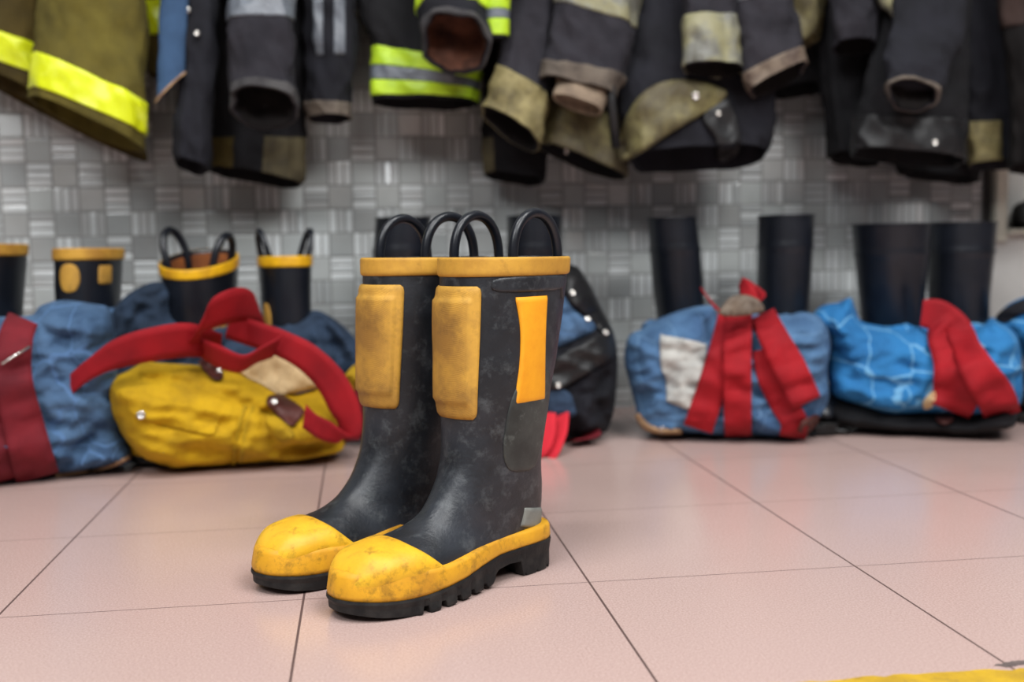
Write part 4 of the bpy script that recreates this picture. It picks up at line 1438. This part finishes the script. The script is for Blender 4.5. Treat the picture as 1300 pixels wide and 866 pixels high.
# D
t = coat('black coat whose dark sleeve ends in a round grey cuff, left part of the row', 330)
part(t, 'body', 'black_cloth', [(280, -240, 370, -240, .06, 0, 2.45), (258, -150, 392, -150, .08, 0, 2.43), (258, -40, 392, -40, .09, 0, 2.42), (262, 80, 391, 80, .10, 0, 2.41), (264, 176, 387, 176, .10, 0, 2.41), (262, 214, 384, 236, .10, .01, 2.41)],
     [('hem_patch', 'olive_dark', 4.0, 5, dict(th0=-165, th1=-112, m=16)), ('hem_patch', 'hem_dull', 4.0, 5, dict(th0=-84, th1=-12, m=20))], amp=.1, kf=5, ph=.4, seed=7)
part(t, 'sleeve', 'navy_grey', [(300, -240, 380, -240, .07, 0, 2.36), (288, -150, 384, -150, .09, 0, 2.30), (293, -40, 372, -40, .09, 0, 2.25), (291, 0, 373, 0, .09, 0, 2.24), (291, 26, 373, 26, .09, 0, 2.23), (290, 78, 374, 80, .09, .004, 2.22),
                                (291, 112, 374, 114, .085, .022, 2.21), (292, 134, 375, 140, .078, .036, 2.20)],
     [('sleeve_band', 'silver', 3, 4, {}), ('cuff', 'grey_cuff', 6.25, 7, dict(off=.004))], lining='lining_black', amp=.03, kf=3, seed=8)
hang_loop(t, 330)
# E
t = coat('dark sleeve with two pale upright stripes and grey hem, next to the neon-striped coat', 415)
part(t, 'sleeve', 'navy', [(390, -240, 450, -240, .06, 0, 2.42), (378, -150, 462, -150, .09, 0, 2.38), (383, -40, 453, -40, .09, 0, 2.37), (384, 4, 451, 4, .09, 0, 2.36), (386, 74, 449, 74, .09, 0, 2.36), (388, 130, 447, 132, .085, 0, 2.36), (390, 151, 445, 151, .085, .006, 2.36)],
     [('upright_stripe', 'silver', 3, 4, dict(th0=-122, th1=-100, m=8)), ('upright_stripe', 'silver', 3, 4, dict(th0=-82, th1=-58, m=8)), ('hem_binding', 'grey_hem', 5.0, 6, {})], amp=.04, kf=4, seed=9)
hang_loop(t, 415)
# F
t = coat('black coat with paired lime bands round its hem and a sleeve end facing out', 545)
part(t, 'body', 'black_cloth', [(480, -240, 620, -240, .06, 0, 2.44), (448, -150, 640, -150, .10, 0, 2.42), (452, -40, 640, -40, .13, 0, 2.39), (460, 20, 634, 40, .14, 0, 2.38), (474, 60, 612, 92, .14, 0, 2.37), (472, 84, 610, 106, .14, 0, 2.37), (471, 104, 608, 116, .14, 0, 2.37), (472, 124, 607, 130, .14, .002, 2.37), (473, 130, 606, 134, .14, .004, 2.37)],
     [('reflective_band', 'lime', 4, 5, {}), ('reflective_band', 'silver', 5.05, 5.95, dict(off=.0015)), ('reflective_band', 'lime', 6, 7, {})], amp=.05, kf=3, ph=2, seed=10)
part(t, 'sleeve', 'navy', [(540, -240, 620, -240, .06, 0, 2.40), (520, -150, 636, -150, .10, 0, 2.34), (528, -50, 638, -44, .10, .004, 2.28), (530, -22, 632, -8, .10, .012, 2.25), (532, 2, 628, 12, .10, .02, 2.23), (535, 34, 622, 48, .09, .04, 2.20), (538, 48, 620, 62, .075, .052, 2.18)],
     [('sleeve_band', 'lime', 3.2, 4.3, dict(off=.003)), ('cuff', 'grey_cuff', 5.2, 6, dict(off=.004))], lining='rust_lining', seed=11)
part(t, 'sleeve_strap', 'black_cloth', [(614, -150, 650, -150, .04, 0, 2.26), (617, -40, 647, -40, .045, 0, 2.22), (618, -5, 646, -5, .045, 0, 2.21), (619, 13, 646, 13, .045, 0, 2.21), (620, 26, 646, 26, .045, 0, 2.21), (621, 46, 645, 46, .045, 0, 2.21), (622, 50, 644, 50, .045, 0, 2.21)],
     [('reflective_band', 'lime', 2, 3, {}), ('reflective_band', 'silver', 3.05, 3.95, dict(off=.0015)), ('reflective_band', 'lime', 4, 5, {})], seed=12, wr=.003)
hang_loop(t, 545)
# G
t = coat('charcoal coat with a wide tan leather cuff, right of the lime-banded coat', 665)
part(t, 'body', 'black_cloth', [(620, -240, 690, -240, .05, 0, 2.46), (600, -150, 705, -150, .06, 0, 2.45), (608, 0, 706, 0, .08, 0, 2.45), (612, 90, 704, 100, .09, 0, 2.44), (614, 176, 700, 180, .09, 0, 2.44), (616, 222, 690, 232, .09, .01, 2.44)],
     [('hem_patch', 'hem_dull', 4, 5, dict(th0=-178, th1=-128, m=12))], amp=.12, kf=4, ph=.8, seed=13)
part(t, 'sleeve', 'navy_grey', [(650, -240, 720, -240, .06, 0, 2.40), (644, -150, 722, -150, .09, 0, 2.34), (644, -40, 712, -40, .10, 0, 2.30), (638, 30, 703, 44, .10, 0, 2.28), (628, 84, 697, 124, .095, .004, 2.26), (621, 112, 692, 156, .09, .012, 2.25), (613, 142, 687, 188, .09, .022, 2.24)],
     [('cuff', 'tan_cuff', 4, 6, dict(off=.003))], lining='lining_black', seed=14, amp=.03, kf=3)
hang_loop(t, 672)
# H
t = coat('charcoal coat with a soiled yellow hem, grey-edged sleeve and beige wristlet', 745)
Li = part(t, 'body', 'black_cloth', [(720, -240, 790, -240, .05, 0, 2.45), (694, -150, 806, -150, .08, 0, 2.42), (692, 0, 804, 0, .10, 0, 2.40), (694, 80, 802, 90, .12, 0, 2.38), (692, 134, 798, 158, .12, 0, 2.36), (683, 184, 790, 226, .12, .012, 2.35)],
          [('hem_leather', 'tan_patch', 3.9, 5, dict(off=.003))], amp=.08, kf=4, seed=15)
snap_on(t, Li.bvh, 719, 192, .0065, .008)
part(t, 'sleeve', 'navy_grey', [(730, -240, 810, -240, .06, 0, 2.38), (700, -150, 814, -150, .10, 0, 2.32), (703, -40, 815, -30, .11, 0, 2.27), (703, 6, 808, 36, .11, 0, 2.26), (696, 50, 800, 72, .105, 0, 2.25), (690, 80, 791, 98, .10, .004, 2.24), (685, 101, 780, 124, .10, .012, 2.23)],
     [('sleeve_band', 'silver_yellow', 2, 3, {}), ('hem_binding', 'grey_hem', 5, 6, dict(off=.003))], seed=16, amp=.03, kf=3, lining='lining_black')
part(t, 'wristlet', 'wrist_cloth', [(712, 80, 776, 92, .05, 0, 2.25), (704, 110, 770, 124, .055, .006, 2.22), (702, 124, 764, 142, .05, .012, 2.21)], seed=17, wr=.004)
vs, fs = tube([aty(776, 60, 2.22), aty(776, 120, 2.21), aty(782, 188, 2.21)], .0095, 12)
mk('draw_strap', vs, fs, 'black_leather', t)
hang_loop(t, 750)
# J
t = coat('black coat at centre with big stained leather flap and two snaps', 880)
Lj = part(t, 'body', 'navy', [(840, -240, 930, -240, .06, 0, 2.42), (806, -150, 960, -150, .11, 0, 2.38), (806, -40, 958, -40, .14, 0, 2.33), (800, 50, 975, 50, .15, 0, 2.30), (787, 110, 982, 112, .16, 0, 2.29), (790, 168, 983, 164, .16, .004, 2.28), (800, 208, 974, 196, .16, .022, 2.28)],
          amp=.08, kf=4, ph=1.1, seed=18)
f1 = patch('leather_flap', 'tan_patch', t, Lj.bvh, [(786, 204), (788, 168), (800, 138), (818, 116), (845, 103), (880, 101), (912, 110), (922, 122), (890, 146), (850, 170), (815, 194)], off=.014, thick=.006, puff=.010, wr=.01)
f2 = patch('leather_flap', 'black_leather', t, Lj.bvh, [(892, 150), (908, 130), (924, 124), (936, 150), (940, 190), (914, 206), (908, 176)], off=.010, thick=.005, puff=.006)
snap_on(f1, Lj.bvh, 883, 122, .0085, .028); snap_on(f2, Lj.bvh, 912, 144, .006, .02)
part(t, 'sleeve', 'navy_grey', [(870, -240, 930, -240, .06, 0, 2.34), (854, -150, 942, -150, .08, 0, 2.26), (862, -40, 942, -40, .09, 0, 2.21), (866, 22, 937, 20, .09, 0, 2.19), (867, 80, 943, 80, .09, .006, 2.18), (868, 86, 944, 86, .09, .01, 2.18)],
     [('sleeve_band', 'silver_yellow', 3, 5, {})], lining='lining_black', seed=19, amp=.03, kf=3)
hang_loop(t, 880)
# K
t = coat('charcoal sleeve slanting right with a tan hem, right of the stained-flap coat', 980)
part(t, 'body', 'black_cloth', [(975, -240, 1045, -240, .06, 0, 2.45), (950, -150, 1060, -150, .08, 0, 2.44), (960, -40, 1060, -40, .09, 0, 2.43), (968, 40, 1056, 40, .09, 0, 2.43), (978, 120, 1050, 110, .09, .01, 2.43)], seed=20, amp=.06)
part(t, 'yellow_panel', 'tan_patch', [(998, -150, 1062, -150, .06, 0, 2.36), (1000, -40, 1056, -40, .07, 0, 2.34), (1003, 0, 1051, 0, .07, 0, 2.33), (1012, 62, 1040, 44, .06, .006, 2.33)], seed=21)
part(t, 'sleeve', 'navy_grey', [(940, -240, 1010, -240, .06, 0, 2.36), (924, -150, 1010, -150, .09, 0, 2.28), (930, -40, 1000, -40, .10, 0, 2.23), (935, 8, 1004, -8, .10, 0, 2.21), (939, 58, 1014, 36, .10, 0, 2.20), (945, 97, 1020, 62, .09, .004, 2.19), (952, 120, 1026, 83, .09, .012, 2.19)],
     [('sleeve_band', 'silver', 2.2, 3.0, {}), ('hem_binding', 'grey_leather', 5, 6, dict(off=.003))], lining='lining_black', seed=22, amp=.03, kf=3)
hang_loop(t, 995)
# L
t = coat('black coat with a short square sleeve end and torn yellow patch, upper right', 1105)
part(t, 'body', 'black_cloth', [(1070, -240, 1160, -240, .06, 0, 2.46), (1034, -150, 1140, -150, .09, 0, 2.43), (1032, -40, 1132, -40, .12, 0, 2.41), (1036, 60, 1128, 60, .14, 0, 2.40), (1046, 140, 1126, 140, .14, 0, 2.40), (1052, 200, 1122, 205, .13, .012, 2.40)], amp=.1, kf=4, seed=23)
part(t, 'sleeve', 'navy_grey', [(1060, -240, 1130, -240, .06, 0, 2.38), (1046, -150, 1130, -150, .09, 0, 2.32), (1052, -40, 1120, -40, .09, 0, 2.28), (1055, 10, 1117, 8, .09, 0, 2.26), (1058, 62, 1114, 57, .085, .012, 2.26)], lining='lining_black', seed=24)
part(t, 'yellow_panel', 'silver_yellow', [(1100, -150, 1166, -150, .05, 0, 2.27), (1104, -40, 1163, -40, .05, 0, 2.24), (1108, -8, 1161, -4, .05, 0, 2.23), (1134, 24, 1161, 24, .04, 0, 2.23), (1152, 46, 1160, 44, .03, 0, 2.23)], seed=25)
hang_loop(t, 1105)
# M
t = coat('black coat with a leather hem and a round cuff facing out, upper right', 1165)
part(t, 'coat_tail', 'black_cloth', [(1150, -100, 1240, -100, .03, 0, 2.46), (1120, 100, 1246, 100, .05, 0, 2.45), (1130, 190, 1247, 190, .06, 0, 2.44), (1138, 220, 1242, 231, .06, .01, 2.44)], seed=26, amp=.08)
Lm = part(t, 'body', 'black_cloth', [(1150, -240, 1230, -240, .05, 0, 2.40), (1130, -120, 1240, -120, .10, 0, 2.34), (1118, 30, 1232, 30, .14, 0, 2.29), (1096, 110, 1229, 112, .16, 0, 2.26), (1086, 150, 1227, 156, .18, .002, 2.25), (1079, 194, 1225, 206, .18, .012, 2.25)],
          [('leather_hem', 'black_leather', 4, 5, dict(off=.003))], amp=.05, kf=3, ph=.3, seed=27)
snap_on(t, Lm.bvh, 1187, 181, .0065, .008)
part(t, 'sleeve', 'navy', [(1140, -60, 1232, -60, .08, 0, 2.26), (1128, 40, 1222, 44, .08, .004, 2.17), (1122, 84, 1206, 92, .075, .014, 2.13), (1122, 108, 1196, 114, .06, .022, 2.11), (1125, 120, 1188, 122, .05, .028, 2.10)],
     [('cuff', 'grey_hem', 3.4, 4, dict(off=.003))], lining='lining_black', seed=28)
vs, fs = tube([aty(1200, -100, 2.22), aty(1201, 0, 2.19), aty(1206, 62, 2.17)], .007, 8)
mk('shoulder_strap', vs, fs, 'silver', t)
hang_loop(t, 1178)
# N
t = coat('dark coat with a pale tan strip at its lower left, right end of the row', 1255)
part(t, 'body', 'navy', [(1225, -240, 1310, -240, .06, 0, 2.44), (1215, -150, 1330, -150, .10, 0, 2.41), (1218, 0, 1330, 0, .12, 0, 2.39), (1224, 100, 1328, 100, .12, 0, 2.38), (1226, 157, 1326, 155, .12, 0, 2.38), (1228, 212, 1324, 206, .12, .008, 2.38)],
     [('hem_patch', 'tan_cuff', 4, 5, dict(th0=-176, th1=-92, m=20))], seed=29, amp=.04, kf=3)
hang_loop(t, 1262)
# O
t = coat('dark brown coat cut off by the right edge of the photo', 1330)
part(t, 'body', 'lining_black', [(1290, -240, 1380, -240, .06, 0, 2.36), (1268, -150, 1400, -150, .12, 0, 2.30), (1268, 0, 1405, 0, .14, 0, 2.27), (1276, 60, 1400, 60, .15, 0, 2.26), (1282, 150, 1395, 150, .15, 0, 2.26), (1284, 214, 1390, 220, .15, .012, 2.26)],
     [('shoulder_panel', 'coat_brown', 1.2, 2.6, {})], seed=30, amp=.06, kf=4)
hang_loop(t, 1335)

# the rail that carries them
t = thing('coat_rail', 'steel coat rail with hooks fixed to the mosaic wall', 'rail', (HOOKS[0], WY, RAILZ))
vs, fs = box(-1.3, XR - .05, WY - .02, WY - .001, RAILZ - .02, RAILZ + .03)
mk('rail_bar', vs, fs, 'steel', t, smooth=False, bevel=.003)
for x in HOOKS:
    path = smooth_path([(x, WY - .02, RAILZ), (x, WY - .04, RAILZ - .012), (x, WY - .052, RAILZ - .02), (x, WY - .066, RAILZ - .012), (x, WY - .07, RAILZ + .008)], 16)
    vs, fs = tube(path, .004, 8)
    mk('hook', vs, fs, 'steel', t)

# ================================================================== light and camera


def area(name, loc, target, sx, sy, power, col=(1, 1, 1)):
    l = bpy.data.lights.new(name, 'AREA')
    l.shape = 'RECTANGLE'
    l.size, l.size_y, l.energy, l.color = sx, sy, power, col
    o = bpy.data.objects.new(name, l)
    C.objects.link(o)
    o.location = loc
    o.rotation_euler = (Vector(target) - Vector(loc)).to_track_quat('-Z', 'Y').to_euler()
    return o


area('ceiling_light', (-.6, .5, 3.0), (-.6, .7, 0), 1.3, .3, 40, (.99, 1, 1))
area('ceiling_light', (1.3, .5, 3.0), (1.3, .7, 0), 1.3, .3, 48, (.99, 1, 1))
area('ceiling_light', (.3, -1.4, 3.2), (.3, -.8, 0), 2.4, .4, 34, (.99, 1, 1))
area('doorway_light', (-1.8, -1.5, 3.1), (.3, 1.9, .3), 1.8, .9, 76, (.96, .98, 1))
area('doorway_light', (1.7, -1.7, 3.2), (.6, 1.9, .3), 2.0, .9, 98, (.99, 1, 1))
w = bpy.data.worlds.new('room air')
bpy.context.scene.world = w
w.use_nodes = True
w.node_tree.nodes['Background'].inputs[0].default_value = (.92, .95, 1, 1)
w.node_tree.nodes['Background'].inputs[1].default_value = .09

cam = bpy.data.cameras.new('camera')
co = bpy.data.objects.new('camera', cam)
C.objects.link(co)
fw = ray(650, 433); fw /= np.linalg.norm(fw)
rt = ray(651, 433) - ray(650, 433); rt /= np.linalg.norm(rt)
up = np.cross(rt, fw)
from mathutils import Matrix
co.matrix_world = Matrix(((rt[0], up[0], -fw[0], 0), (rt[1], up[1], -fw[1], 0), (rt[2], up[2], -fw[2], CAMH), (0, 0, 0, 1)))
cam.sensor_width = 36
cam.lens = 36 * FPX / 1300
cam.clip_start = .05
cam.dof.use_dof = True
cam.dof.focus_distance = 1.21
cam.dof.aperture_fstop = 2.8
sc = bpy.context.scene
sc.camera = co
sc.view_settings.view_transform = 'Standard'
sc.view_settings.look = 'None'
sc.view_settings.gamma = 1
sc.view_settings.use_curve_mapping = False
sc.view_settings.exposure = .0
